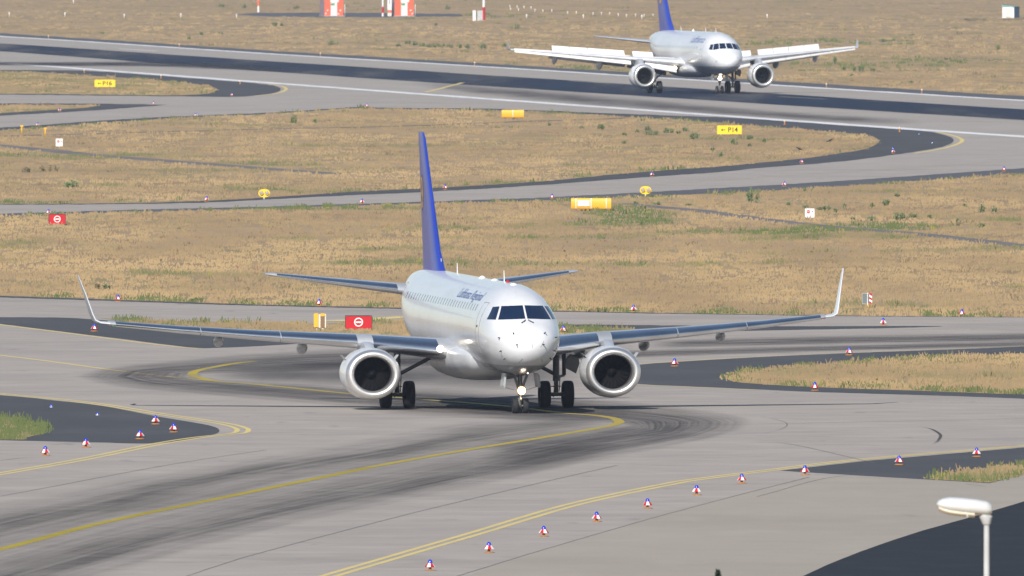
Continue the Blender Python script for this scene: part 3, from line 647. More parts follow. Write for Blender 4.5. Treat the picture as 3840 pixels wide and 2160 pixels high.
        cn = MB(); cn.lathe([(prof[-1][0] + .1, .52 * er), (prof[-1][0] - .5, .42 * er), (prof[-1][0] - .9, .30 * er), (prof[-1][0] - 1.2, .05 * er)], 'x', 24, c0); cn.build('exhaust_cone', M['dark'], eng)
        # pylon
        _, a, c, z, t = lerp_station(st, ey); pb = MB(); rr = []
        top0 = ez + er * .93 * sz
        for (x, w, z0, z1) in ((ex - .75, .05, top0 - .12, top0 + .02), (ex - 1.2, .16, top0 - .15, top0 + .10), (ex - 1.9, .18, top0 - .2, z - .02 + t * c * .2), (a - .05, .18, top0 - .25, z + .09), (a - c * .25, .18, top0 - .2, z + c * t * .30), (a - c * .6, .12, top0 + .1, z + c * t * .2), (a - c * .85, .03, z - .2, z)):
            rr.append([(x, s * ey - w, z0), (x, s * ey - w, z1 - .04), (x, s * ey - w * .5, z1), (x, s * ey + w * .5, z1), (x, s * ey + w, z1 - .04), (x, s * ey + w, z0)])
        rr.sort(key=lambda r: -r[0][0]); pb.loft(rr); pb.build('pylon', M['pylon'], root, angle=50)
        # main gear
        gy = P['track'] / 2; z0 = gz(0, s * gy); tr, tw, sep = P['main_tyre']; gb2 = MB()
        gb2.tube([(0, s * gy, z0 + tr), (0, s * gy, z0 + tr + .55)], .085, 12); gb2.tube([(0, s * gy, z0 + tr + .5), (.1, s * gy, P['gear_top'])], .125, 12)
        gb2.tube([(0, s * gy - sep / 2 - .05, z0 + tr), (0, s * gy + sep / 2 + .05, z0 + tr)], .075, 10)
        gear = gb2.build('main_landing_gear', M['gear'], root)
        br = MB(); br.tube([(.03, s * gy, z0 + tr + .72), (.1, s * (gy - 1.65), P['gear_top'] - .25)], .07, 8); br.tube([(-.25, s * (gy + .33), z0 + tr + .7), (-.3, s * (gy + .33), P['gear_top'])], .075, 8); br.tube([(0, s * gy, z0 + tr + .62), (-.25, s * (gy + .33), z0 + tr + .7)], .05, 8)
        br.build('side_brace', M['gear'], gear)
        tl = MB(); tl.tube([(.1, s * gy, z0 + tr + .6), (.34, s * gy, z0 + tr + .36), (.1, s * gy, z0 + tr + .08)], [.05, .035, .05], 6); tl.tube([(.12, s * gy - .2, z0 + tr + .05), (.14, s * gy + .2, z0 + tr + .05)], .03, 6); tl.tube([(.12, s * gy - .2, z0 + tr + .3), (.14, s * gy + .16, z0 + tr + .3)], .025, 6)
        tl.tube([(.1, s * gy + .1, z0 + tr + .1), (.12, s * gy + .14, z0 + tr + .7)], .02, 6); tl.tube([(.1, s * gy - .12, z0 + tr - .1), (.12, s * gy - .03, z0 + tr + .6)], .02, 6); tl.build('torque_link', M['gear_light'], gear)
        gd = MB(); yy = s * (gy + .62); Mx = Matrix.Translation((-.1, yy, P['door_z'])) @ Matrix.Rotation(s * R(-20), 4, 'X') @ Matrix.Rotation(s * R(-62), 4, 'Z')
        gd.loft([[Mx @ Vector((x, y, z)) for x, z in ((-.30, -.30), (.26, -.24), (.34, .05), (.22, .30), (-.12, .34), (-.30, .10))] for y in (-.025, .025)]); gd.build('gear_door', M['gear'], gear, False)  # door's shade is put into its colour by the dark gear paint
        for sg in (-1, 1):
            yc = s * gy + sg * sep / 2; hwid = tw / 2
            ty = MB(); pr = [(-hwid * .62, tr * .55), (-hwid * .92, tr * .70), (-hwid, tr * .84), (-hwid * .86, tr * .95), (-hwid * .55, tr * .995), (-hwid * .3, tr), (-hwid * .28, tr * .985), (-hwid * .2, tr * .985), (-hwid * .18, tr), (0, tr)]
            pr = pr + [(-h, r) for h, r in pr[::-1][1:]]
            ty.lathe(pr, 'y', 36, (0, yc, z0 + tr)); t_o = ty.build('tyre', M['rubber'], gear)
            rm = MB(); rm.lathe([(-hwid * .62, tr * .56), (-hwid * .5, tr * .5), (-hwid * .35, tr * .2), (-hwid * .55, tr * .12), (-hwid * .55, .01)], 'y', 24, (0, yc, z0 + tr)); rm.lathe([(hwid * .62, tr * .56), (hwid * .5, tr * .5), (hwid * .35, tr * .2), (hwid * .55, tr * .12), (hwid * .55, .01)], 'y', 24, (0, yc, z0 + tr)); rm.build('wheel_rim', M['rim'], gear)
    # nose gear
    nx = P['nose_gear_x']; z0 = gz(nx, 0); tr, tw, sep = P['nose_tyre']; g = MB()
    g.tube([(nx, 0, z0 + tr), (nx, 0, z0 + tr + .45)], .05, 12); g.tube([(nx, 0, z0 + tr + .4), (nx - .05, 0, P['nose_gear_top'])], .085, 12); g.tube([(nx, -sep / 2, z0 + tr), (nx, sep / 2, z0 + tr)], .045, 10)
    for s in (-1, 1): g.tube([(nx + .02, s * .02, z0 + tr + .5), (nx + .25, s * .30, P['nose_gear_top'])], .05, 8)
    ng = g.build('nose_landing_gear', M['gear'], root)
    sc_ = MB(); sc_.tube([(nx + .05, 0, z0 + tr + .4), (nx + .24, 0, z0 + tr + .24), (nx + .06, 0, z0 + tr + .04)], [.035, .03, .035], 6); sc_.tube([(nx + .06, -.05, z0 + tr), (nx + .08, -.05, z0 + tr + .3)], .022, 6); sc_.build('torque_link', M['gear_light'], ng)
    for s in (-1, 1):
        ty = MB(); hwid = tw / 2; pr = [(-hwid * .6, tr * .5), (-hwid, tr * .8), (-hwid * .85, tr * .95), (-hwid * .4, tr), (0, tr)]; pr = pr + [(-h, r) for h, r in pr[::-1][1:]]
        ty.lathe(pr, 'y', 28, (nx, s * sep / 2, z0 + tr)); ty.build('tyre', M['rubber'], ng)
        rm = MB(); rm.lathe([(s * hwid * .6, tr * .52), (s * hwid * .35, tr * .4), (s * hwid * .5, tr * .1), (s * hwid * .5, .01)], 'y', 18, (nx, s * sep / 2, z0 + tr)); rm.build('wheel_rim', M['rim'], ng)
        dz = P['nose_door']; Mx = Matrix.Translation((nx + .1, s * P['nose_door_y'], dz)) @ Matrix.Rotation(s * R(8), 4, 'X')
        d = MB(); d.box(-.75, .55, -.02, .02, -.26, .26, M=Mx); d.box(-.5, .5, .02, .05, -.2, .2, M=Mx) if s > 0 else d.box(-.5, .5, -.05, -.02, -.2, .2, M=Mx); d.build('gear_door', M['grey_gloss'], ng, False)
        if P['detail']:
            rod = MB(); rod.tube([(nx + .1, s * (P['nose_door_y']), dz - .24), (nx + .05, s * .1, z0 + tr + .55)], .008, 5); rod.build('door_rod', M['gear'], ng)
    lx, ly, lz, lr = P['taxi_light']; a = MB(); a.lathe([(-.06, lr), (0, lr), (.03, lr * .8), (.05, .004)], 'x', 18, (lx, ly, lz), cap=True); a.build('taxi_light', M['lamp_on'], ng)
    a = MB(); a.lathe([(-.08, lr * .9), (-.06, lr * 1.28), (-.02, lr * 1.28), (-.025, lr * 1.02)], 'x', 20, (lx, ly, lz)); a.build('halo_ring', M['halo_ring'], ng)
    for (lx, ly, lz, lr) in P['small_lights']:
        a = MB(); a.lathe([(-.03, lr), (0, lr), (.02, .004)], 'x', 12, (lx, ly, lz), cap=True); a.build('runway_turnoff_light', M['lamp_warm'], ng)
    # fin
    fb3 = MB(); rings = []
    for (z, le, te, t) in P['fin']:
        c = le - te; rings.append([Vector((le - x * c, y * c * 1.0, z)) for x, y in [(px, pz - .02 * (1 - (2 * px - .8)**2)) for px, pz in airfoil(13, t)]])
    fb3.loft(rings); fin = fb3.build('tail_fin', M['blue_gloss'], root, angle=40)
    fbvh = BVHTree.FromPolygons([Vector(v) for v in fb3.v], fb3.f)
    ex_, ez_, er_ = P['emblem']
    for s in (-1, 1):
        def fc(x, z, off):
            h, n, _, _ = fbvh.ray_cast(Vector((x, s * 3, z)), Vector((0, -s, 0)))
            return Vector((x, (h.y if h else 0) + s * off, z))
        d = MB(); cen = fc(ex_, ez_, .008); rows = [[fc(ex_ + er_ * q * math.cos(2 * math.pi * k / 40), ez_ + er_ * q * math.sin(2 * math.pi * k / 40), .008) for k in range(41)] for q in (.02, .35, .7, .9)]
        d.grid(rows); em = d.build('emblem', M['crane_yellow'], fin)
        bd = MB()
        bd.grid([[fc(ex_ + er_ * q * math.cos(2 * math.pi * k / 40), ez_ + er_ * q * math.sin(2 * math.pi * k / 40), .012) for k in range(41)] for q in (.82, .90)])
        for (pa, pb2, w0, w1) in (((-.60, -.55), (.05, .02), .05, .11), ((.05, .02), (.62, .50), .10, .03), ((-.05, .05), (-.45, .62), .18, .04), ((.0, .0), (.45, -.5), .16, .03), ((-.1, .1), (-.15, .7), .14, .03), ((.1, -.05), (.1, -.65), .12, .03)):
            A = Vector(pa); B = Vector(pb2); dv = (B - A).normalized(); nv = Vector((-dv.y, dv.x)); rws = [[], []]
            for k in range(6):
                t = k / 5; Q = A + (B - A) * t; w = w0 + (w1 - w0) * t
                for i, sg in enumerate((-1, 1)): pt = Q + nv * w * sg; rws[i].append(fc(ex_ + er_ * pt.x, ez_ + er_ * pt.y, .014))
            bd.grid(rws)
        bd.build('bird_mark', M['crane_blue'], em, False)
    ru = MB(); zt0, zt1 = P['fin'][1][0], P['fin'][-1][0]
    for s in (-1, 1):
        row = [[], []]
        for k in range(8):
            z = zt0 + (zt1 - zt0) * (.04 + .9 * k / 7); te = float(np.interp(z, [f[0] for f in P['fin']], [f[2] for f in P['fin']])); le = float(np.interp(z, [f[0] for f in P['fin']], [f[1] for f in P['fin']])); hx = te + (le - te) * .30
            for i, xx in enumerate((hx, hx + .03)):
                h, n, _, _ = fbvh.ray_cast(Vector((xx, s * 3, z)), Vector((0, -s, 0))); row[i].append(Vector((xx, (h.y if h else 0) + s * .004, z)))
        ru.grid(row)
    ru.build('rudder_gap', M['crane_blue'], fin, False)
    # tailplane
    for s in (-1, 1):
        hb = MB(); hb.loft([section((a, s * l, z), c, t) for (l, a, c, z, t) in P['stab']]); ho = hb.build('tailplane', M['wing_grey'], root, angle=35)
        sb = MB(); rr = []
        for k in range(6):
            l, a, c, z, t = lerp_station(P['stab'], P['stab'][1][0] + .25 + (P['stab'][-1][0] - P['stab'][1][0] - .65) * k / 5); rr.append(section((a, s * l, z), c, t, x0=0, x1=.13, grow=.010, n=8))
        sb.loft(rr); sb.build('leading_edge', M['pol' if P['detail'] else 'wing_grey'], ho, angle=50)
    # tail cone outlet
    tx = P['tail_x'][-1]; tz = (P['tail_zt'][-1] + P['tail_zb'][-1]) / 2; a = MB(); a.lathe([(.05, P['tail_hw'][-1] * 1.02), (-.35, P['tail_hw'][-1] * .85), (-.36, P['tail_hw'][-1] * .6), (.0, P['tail_hw'][-1] * .5)], 'x', 16, (tx, 0, tz)); a.build('tail_exhaust', M['steel'], root)
    return root

B1 = gp(1788 / K, 1530 / K)
jet = dict(name='regional_jet', loc=B1, roll=R(.45), pitch=R(.55), theta=R(6.7), detail=True, wing_mat='wing_grey', paint='livery_jet', cat='airplane',
    label='white twin engine regional jet with blue tail and upturned wingtips taxiing in the foreground',
    nose=17.2, nose_len=6.0, tip_z=2.66, zc=3.12, nose_u=[0, .387, .632, .894, 1.14, 1.483, 1.789, 2.12, 2.45],
    nose_zt=[2.66, 3.02, 3.26, 3.48, 3.68, 4.16, 4.54, 4.79, 4.87], nose_zb=[2.66, 2.30, 2.08, 1.89, 1.77, 1.64, 1.57, 1.53, 1.52], nose_hw=[0, .44, .72, .97, 1.15, 1.34, 1.44, 1.49, 1.505],
    tail_x=[-8.6, -11.0, -13.5, -16.0, -18.0, -19.3], tail_zt=[4.87, 4.88, 4.87, 4.82, 4.74, 4.66], tail_zb=[1.52, 1.85, 2.45, 3.2, 3.85, 4.26], tail_hw=[1.505, 1.46, 1.26, .88, .50, .20],
    windscreens=[[(.035, 3.66), (.97, 3.62), (.76, 4.10), (.03, 4.13)], [(1.04, 3.62), (1.27, 3.62), (1.02, 4.06), (.82, 4.09)]],
    win_z=3.99, win_x0=11.3, win_x1=-11.5, win_dx=.80, doors=[(12.9, 2.35, 4.2, .40), (-13.6, 2.75, 4.4, .35)],
    text='Lufthansa Regional', text_box=(3.8, 11.2, 4.12, .42),
    belly_x=(9.4, -6.2), belly_hw=1.80, belly_z=1.10, belly_top=2.15,
    antennas=[(9.0, .42, 'blade'), (-6.0, .40, 'blade'), (-11.2, .45, 'blade'), (2.0, .09, 'dome'), (6.0, .07, 'dome'), (12.0, .06, 'dome'), (10.2, .10, 'beacon')],
    probes=[(.56, 3.13), (1.02, 2.97), (.97, 2.50), (.83, 2.22), (.47, 2.74)],
    strips=[(.02, 2.98, .08, 2.62), (-.36, 2.86, -.2, 2.68), (.52, 2.86, .38, 2.64), (-.26, 2.22, -.38, 2.06), (.44, 2.2, .52, 2.08)],
    wing=[(.6, 5.95, 7.0, 2.05, .13), (1.6, 5.1, 6.2, 2.16, .13), (4.4, 3.0, 4.1, 2.48, .135), (8.2, .6, 2.9, 2.73, .13), (11.0, -1.1, 2.15, 2.95, .125), (13.4, -2.5, 1.55, 3.18, .115)],
    winglet=[(13.38, -2.49, 1.56, 3.18, 2), (13.72, -2.72, 1.42, 3.215, 8), (13.90, -2.90, 1.32, 3.31, 38), (13.98, -3.15, 1.20, 3.53, 66), (14.16, -3.85, .87, 4.26, 76), (14.36, -4.65, .48, 4.96, 79)], winglet_blend=True,
    slats=[(1.95, 4.2), (4.75, 7.4), (7.43, 10.2), (10.23, 13.2)], slat_frac=.17, slat_shift=(0, 0), slat_rot=0, slat_mat='pol',
    flap_fairings=[(3.9, .55, 1.06, .38, .46), (6.4, .50, 1.10, .36, .44), (9.4, .48, 1.10, .34, .40)], fairing_mat='wing_grey', spoilers=[], spoiler_h=0, flaps=[],
    root_light=(5.05, 1.93, 2.33, .13), engine=(5.65, 4.47, 1.42, 1.0, 1.06, .94), nacelle_mat='white_gloss',
    nacelle=[(-.30, .965), (-.5, .99), (-.9, 1.02), (-1.5, 1.03), (-2.2, .99), (-2.8, .90), (-3.3, .79), (-3.32, .70)],
    track=5.94, main_tyre=(.505, .40, .87), gear_top=2.35, door_z=1.62, nose_gear_x=13.83, nose_tyre=(.285, .215, .38), nose_gear_top=1.75, nose_door=1.36, nose_door_y=.62,
    taxi_light=(14.05, .03, .98, .12), small_lights=[(15.05, .14, 1.64, .022)],
    fin=[(4.55, -9.6, -17.0, .06), (4.9, -10.6, -17.1, .065), (5.6, -11.9, -17.25, .065), (7.3, -13.7, -17.7, .065), (9.75, -16.3, -18.35, .07), (9.97, -16.75, -18.4, .05)], emblem=(-16.75, 7.7, .74),
    stab=[(.3, -13.0, 4.0, 3.98, .12), (1.1, -13.6, 3.6, 4.06, .12), (5.7, -17.35, 1.3, 4.63, .10), (5.93, -17.65, .95, 4.66, .06)])
make_airliner(jet)

B2 = gp(2601 / K, 349 / K)
liner = dict(name='airliner', loc=B2, roll=R(.33), pitch=R(.2), theta=R(11), detail=False, wing_mat='fair', paint='livery_liner', cat='airplane',
    label='distant white airliner with blue tail and raised white spoilers rolling out on the runway',
    nose=17.7, nose_len=7.0, tip_z=3.05, zc=3.95, nose_u=[0, .387, .632, .894, 1.18, 1.52, 1.85, 2.25, 2.646],
    nose_zt=[3.05, 3.45, 3.72, 4.0, 4.30, 4.90, 5.45, 5.82, 5.93], nose_zb=[3.05, 2.68, 2.45, 2.24, 2.06, 1.92, 1.84, 1.79, 1.78], nose_hw=[0, .52, .85, 1.15, 1.42, 1.68, 1.84, 1.95, 1.98],
    tail_x=[-7.0, -10.0, -13.0, -16.0, -18.2, -19.9], tail_zt=[5.93, 5.94, 5.90, 5.75, 5.55, 5.35], tail_zb=[1.78, 2.25, 3.0, 3.85, 4.45, 4.85], tail_hw=[1.98, 1.92, 1.62, 1.12, .65, .28],
    windscreens=[[(.04, 4.38), (.66, 4.34), (.56, 4.86), (.04, 4.88)], [(.72, 4.33), (1.24, 4.24), (1.02, 4.80), (.62, 4.86)], [(1.29, 4.24), (1.52, 4.30), (1.28, 4.74), (1.07, 4.79)]],
    win_z=4.45, win_x0=11.2, win_x1=-11.0, win_dx=1.06, doors=[(13.1, 3.3, 5.1, .42), (-13.2, 3.6, 5.2, .40)],
    text='Lufthansa', text_box=(7.2, 12.8, 4.90, .62),
    belly_x=(8.0, -6.5), belly_hw=2.15, belly_z=1.5, belly_top=2.5,
    antennas=[(6.0, .35, 'blade'), (-6.0, .40, 'blade'), (0, .2, 'dome'), (11.0, .35, 'blade')], probes=[(1.15, 3.2), (.8, 3.5), (1.2, 2.7)],
    wing=[(.8, 5.2, 7.2, 2.72, .13), (2.0, 4.4, 6.3, 2.86, .125), (5.75, 1.9, 3.9, 3.25, .115), (12.0, -1.5, 2.6, 3.80, .105), (16.9, -4.2, 1.5, 4.20, .10)],
    winglet=[(16.9, -4.2, 1.5, 4.20, 0), (16.98, -4.4, 1.4, 4.28, 75), (17.05, -4.9, .8, 4.85, 84), (17.06, -5.2, .5, 4.95, 84)], winglet_blend=False,
    slats=[(2.4, 5.1), (6.35, 9.0), (9.03, 11.7), (11.73, 14.2), (14.23, 16.6)], slat_frac=.27, slat_shift=(.12, .06), slat_rot=40, slat_mat='white',
    flap_fairings=[(4.0, .62, 1.35, .5, 1.0), (8.6, .55, 1.35, .5, 1.0), (12.7, .55, 1.30, .45, .85)], fairing_mat='grey_gloss',
    spoilers=[(3.9, 5.75), (6.5, 8.1), (8.15, 9.75), (9.8, 11.4), (11.45, 13.0)], spoiler_h=.60, flaps=[(2.2, 6.0, 34), (6.2, 13.2, 34)],
    root_light=(3.9, 2.55, 2.45, .17), engine=(5.3, 5.75, 1.70, 1.13, .98, 1.0), nacelle_mat='white_gloss',
    nacelle=[(-.34, .985), (-.7, 1.06), (-1.4, 1.08), (-2.2, 1.04), (-2.9, .95), (-3.1, .90), (-3.12, .80)],
    track=7.59, main_tyre=(.585, .44, .93), gear_top=2.9, door_z=1.9, nose_gear_x=12.64, nose_tyre=(.38, .22, .50), nose_gear_top=2.1, nose_door=1.62, nose_door_y=.7,
    taxi_light=(12.85, 0, 1.52, .16), small_lights=[(12.85, .2, 1.9, .06)],
    fin=[(5.6, -8.9, -16.3, .08), (6.0, -9.8, -16.5, .09), (7.0, -11.3, -16.9, .095), (11.6, -15.8, -18.3, .09), (11.8, -16.2, -18.4, .06)], emblem=(-15.2, 9.2, .95),
    stab=[(.4, -12.6, 4.2, 4.66, .10), (1.3, -13.1, 3.8, 4.74, .10), (6.0, -16.9, 1.5, 5.30, .09), (6.22, -17.2, 1.1, 5.33, .06)])
make_airliner(liner)

# ------------------------------------------------------------------ taxiway edge markers
def make_marker():
    root = empty('edge_marker', (0, 0, 0))
    b = MB(); b.lathe([(0, .001), (0, .165), (.012, .165), (.03, .10), (.035, .001)], 'z', 24); b.build('base_plate', M['orange'], root)
    b = MB(); b.lathe([(.03, .05), (.07, .04), (.125, .05)], 'z', 12); b.build('stem', M['stem'], root)
    b = MB(); n = 8
    for k in range(n):
        a0, a1 = 2 * math.pi * k / n, 2 * math.pi * (k + 1) / n
        for (r0, z0, r1, z1, mi) in ((.165, .105, .075, .225, k % 2),):
            p = [(r0 * math.cos(a0), r0 * math.sin(a0), z0), (r0 * math.cos(a1), r0 * math.sin(a1), z0), (r1 * math.cos(a1), r1 * math.sin(a1), z1), (r1 * math.cos(a0), r1 * math.sin(a0), z1)]
            q = [(x * .93, y * .93, z - .006) for x, y, z in p]
            b.add(p + q, [(0, 1, 2, 3), (7, 6, 5, 4), (0, 4, 5, 1), (3, 2, 6, 7)], mi)
    b.build('skirt', [M['white'], M['red']], root, False)
    b = MB(); b.lathe([(.222, .078), (.235, .07), (.275, .066), (.305, .048), (.325, .02), (.33, .001)], 'z', 18); b.build('blue_lamp', M['blue_lamp'], root)
    return root
proto = make_marker(); used = [False]
ORD = ["first", "second", "third", "fourth", "fifth", "sixth", "seventh", "eighth", "ninth", "tenth", "eleventh", "twelfth", "thirteenth", "fourteenth", "fifteenth", "sixteenth", "seventeenth", "eighteenth", "nineteenth", "twentieth"]
def place(proto, flag, x, y, z, label, cat, group, rot=None, sc=1.0):
    o = copy_tree(proto) if flag[0] else proto
    flag[0] = True
    p = gp(x, y); o.location = (p.x, p.y, z * ZS); o.rotation_euler = (0, 0, random.uniform(0, 6.28) if rot is None else rot); o.scale = (sc,) * 3
    tag(o, label, cat, group); return o
G_EDGE = "red and white taxiway edge markers"
rowB = [(1082, 1436), (1230, 1391), (1368, 1350), (1501, 1313.5), (1629, 1279.5), (1752.5, 1245.5), (1866, 1216.5), (2025, 1195), (2262, 1170), (2457, 1149.5)]
for k, (x, y) in enumerate(rowB):
    place(proto, used, x, y, .06, f"{ORD[k]} red and white edge marker from the left along the lower right double line", "edge light", G_EDGE, sc=.95)
rowL = [(114, 1147), (216, 1126.5), (352, 1105), (391, 1068), (437, 1088)]
dsc = ["leftmost of the five around the grass tip at lower left", "second from the left around the rounded asphalt at lower left", "third from the left around the rounded asphalt at lower left", "nearest the upper double yellow line at lower left", "closest to the rounded yellow line corner at lower left"]
for k, (x, y) in enumerate(rowL): place(proto, used, x, y, .06, "red and white edge marker " + dsc[k], "edge light", G_EDGE)
single = [(237, 834, "standing on asphalt just below the left wingtip"), (297, 759, "standing on the grass edge above the left wingtip"), (803, 770, "on the grass edge above the yellow posts and red sign"), (552, 869, "half hidden below the left wing behind a flap fairing"),
          (1417, 838, "in grass between the cockpit and the right wing"), (1594, 785, "on the grass edge above the right engine"), (2222, 819, "on the concrete right of the right wingtip"), (2420, 796.5, "on the grass edge at far right behind the taxiway"),
          (2136, 894, "on asphalt above the grass island at right"), (1697, 922, "on the asphalt just right of the right engine"), (2050, 983, "at the lower edge of the grass island at right")]
for x, y, d in single: place(proto, used, x, y, .06, "red and white edge marker " + d, "edge light", G_EDGE)
midrow = [(122, 540), (520, 507), (911, 513), (1389, 501), (1973, 469), (2526, 431)]
for k, (x, y) in enumerate(midrow): place(proto, used, x, y, .06, f"small edge marker, {ORD[k]} from the left along the near edge of the middle taxiway", "edge light", G_EDGE)
up2 = [(1120, 477), (1640, 444), (2017, 412), (2247, 386)]
for k, (x, y) in enumerate(up2): place(proto, used, x, y, .06, f"small edge marker, {ORD[k]} from the left along the far edge of the middle taxiway", "edge light", G_EDGE)
up3 = [(95, 318), (493, 294), (923, 269.5)]
for k, (x, y) in enumerate(up3): place(proto, used, x, y, .06, f"small edge marker, {ORD[k]} from the left along the near edge of the upper left taxiway", "edge light", G_EDGE)
up4 = [(150, 281), (386, 263.5), (583, 242)]
for k, (x, y) in enumerate(up4): place(proto, used, x, y, .06, f"small edge marker, {ORD[k]} of three from the left below the upper left island", "edge light", G_EDGE)

# flush blue lights on the asphalt
def blue_stud():
    root = empty('blue_ground_light', (0, 0, 0)); b = MB(); b.lathe([(0, .001), (0, .075), (.02, .07), (.022, .001)], 'z', 16); b.build('base_plate', M['steel'], root)
    b = MB(); b.lathe([(.02, .055), (.06, .05), (.10, .03), (.11, .001)], 'z', 14); b.build('blue_lamp', M['blue_lamp'], root); return root
bp, bf_ = blue_stud(), [False]
for x, y, d in [(245, 1045, "on dark asphalt left of the rounded yellow corner"), (129, 1025, "tiny one on dark asphalt above the lower left grass tip"), (2312, 338, "upper one of three on the asphalt bend by the runway"), (2345, 360, "right one of three on the asphalt bend by the runway"), (2246, 374, "lower left one of three on the asphalt bend by the runway")]:
    place(bp, bf_, x, y, .05, "small blue ground light, " + d, "ground light", "blue ground lights")

# runway edge lights
def runway_lamp():
    root = empty('runway_light', (0, 0, 0)); b = MB(); b.lathe([(0, .001), (0, .12), (.02, .12), (.03, .05), (.22, .05)], 'z', 12); b.build('base_plate', M['orange'], root)
    b = MB(); b.lathe([(.22, .06), (.26, .085), (.34, .08), (.39, .03), (.40, .001)], 'z', 12); b.build('lamp_glass', M['cream'], root); return root
rp, rf_ = runway_lamp(), [False]
for k, (x, y) in enumerate([(122, 96.5), (451, 117.5), (806, 140), (1194, 164), (2079, 219), (2319, 234)]): place(rp, rf_, x, y, .03, f"tiny pale runway light, {ORD[k]} from the left along the far runway edge", "runway light", "runway edge lights")
for k, (x, y) in enumerate([(212, 183.5), (405, 197.5), (604, 212), (1974, 313.5), (2263, 332)]): place(rp, rf_, x, y, .05, f"tiny orange runway light, {ORD[k]} from the left along the near runway edge", "runway light", "runway edge lights")

# white stakes and approach lamps in the far grass
def stake(h, w):
    root = empty('white_stake', (0, 0, 0)); b = MB(); b.lathe([(0, w * .6), (h * .55, w * .6)], 'z', 8, cap=True); b.build('post', M['cream'], root)
    b = MB(); b.lathe([(h * .55, w), (h, w), (h * 1.05, w * .5)], 'z', 8, cap=True); b.build('lamp_head', M['white'], root); return root
sp_, sf_ = stake(.65, .10), [False]
for k, (x, y) in enumerate([(23.4, 41.7), (163.5, 41.7), (312.5, 46), (455, 44), (595, 46)]): place(sp_, sf_, x, y, 0, f"small white stake in dry grass, {ORD[k]} from the left in the upper left row", "stake", "white stakes in the grass")
place(sp_, sf_, 185, 9.5, 0, "lone small white stake near the top left edge of the picture", "stake", "white stakes in the grass")
alp, alf = stake(.45, .085), [False]
ap = [(1283, 20), (1301, 21), (1318, 22), (1336, 23)] + [((1850 + a / 1.777) / K, (b + 9) / 1.777 / K) for a, b in [(115, 62), (168, 65), (278, 70), (330, 74), (390, 72), (495, 85), (553, 85), (665, 92), (720, 90), (775, 92), (833, 100), (887, 105), (948, 102), (1005, 105), (1065, 105)]]
for k, (x, y) in enumerate(ap): place(alp, alf, x, y, 0, f"white approach lamp, {ORD[k]} from the left in the long row at the top", "approach lamp", "white approach lamps in a row")
apl = [((1850 + a / 1.777) / K, (b + 12) / 1.777 / K) for a, b in [(222, 110), (600, 112), (990, 114)]] + [(1930, 46)]
for k, (x, y) in enumerate(apl): place(alp, alf, x, y, 0, f"larger white approach lamp just below the row, {ORD[k]} from the left", "approach lamp", "white approach lamps below the row", sc=1.35)

# ------------------------------------------------------------------ signs
def text_mesh(body, name, m, parent, x0, x1, z0, z1, y):
    cu = bpy.data.curves.new(name, 'FONT'); cu.body = body; cu.extrude = .004; cu.offset = .018
    to = bpy.data.objects.new(name, cu); col.objects.link(to); bpy.context.view_layer.update()
    me = bpy.data.meshes.new_from_object(to.evaluated_get(bpy.context.evaluated_depsgraph_get())); bpy.data.objects.remove(to)
    xs = [v.co.x for v in me.vertices]; ys = [v.co.y for v in me.vertices]
    for v in me.vertices:
        v.co = Vector((x0 + (v.co.x - min(xs)) / (max(xs) - min(xs)) * (x1 - x0), y - v.co.z, z0 + (v.co.y - min(ys)) / (max(ys) - min(ys)) * (z1 - z0)))
    me.materials.clear(); me.materials.append(m); o = bpy.data.objects.new(name, me); col.objects.link(o); o.parent = parent; return o
def at(x, y, name, label, cat, group=None, rot=0):
    p = gp(x, y); return empty(name, (p.x, p.y, 0), (0, 0, rot), label, cat, group)
def rounded_panel(b, w, z0, z1, y0, y1, bev=.03):
    b.loft([[(-w / 2 + bev, y0, z0), (w / 2 - bev, y0, z0), (w / 2, y0, z0 + bev), (w / 2, y0, z1 - bev), (w / 2 - bev, y0, z1), (-w / 2 + bev, y0, z1), (-w / 2, y0, z1 - bev), (-w / 2, y0, z0 + bev)],
            [(-w / 2 + bev, y1, z0), (w / 2 - bev, y1, z0), (w / 2, y1, z0 + bev), (w / 2, y1, z1 - bev), (w / 2 - bev, y1, z1), (-w / 2 + bev, y1, z1), (-w / 2, y1, z1 - bev), (-w / 2, y1, z0 + bev)]])
for (x, y, body, w, h, tx0, tx1, d) in [(264, 221.5, "P16", 1.98, .68, -.22, .68, "in the upper left grass island"), (1835, 341, "P14", 1.90, .66, -.10, .66, "in the grass below the runway")]:
    t = at(x, y, 'taxiway_sign', f"yellow taxiway sign with arrow and {body} lettering {d}", "sign")
    b = MB(); rounded_panel(b, w, .12, .12 + h, -.05, .05); b.build('panel', M['sign_yellow'], t, False)
    b = MB(); b.box(-w / 2 - .02, w / 2 + .02, -.04, .04, .10, .119); b.box(-w / 2 - .02, w / 2 + .02, -.04, .04, .121 + h, .14 + h); b.box(-w / 2 - .03, -w / 2 - .001, -.04, .04, .10, .14 + h); b.box(w / 2 + .001, w / 2 + .03, -.04, .04, .10, .14 + h); b.build('frame', M['tank_yellow'], t, False)
    for s in (-.35, .35):
        b = MB(); b.tube([(s * w, 0, 0), (s * w, 0, .12)], .04, 8); b.build('leg', M['steel'], t)
    text_mesh(body, 'lettering', M['black'], t, tx0, tx1, .27, .12 + h - .12, -.056)
    b = MB(); zc = .12 + h / 2; ax = -w / 2 + .28
    b.box(ax + .06, ax + .34, -.060, -.054, zc - .03, zc + .03); b.add([(ax, -.06, zc), (ax + .13, -.06, zc + .12), (ax + .13, -.06, zc + .055), (ax + .06, -.06, zc), (ax + .13, -.06, zc - .055), (ax + .13, -.06, zc - .12)], [(0, 1, 2, 3), (0, 3, 4, 5)]); b.build('arrow', M['black'], t, False)
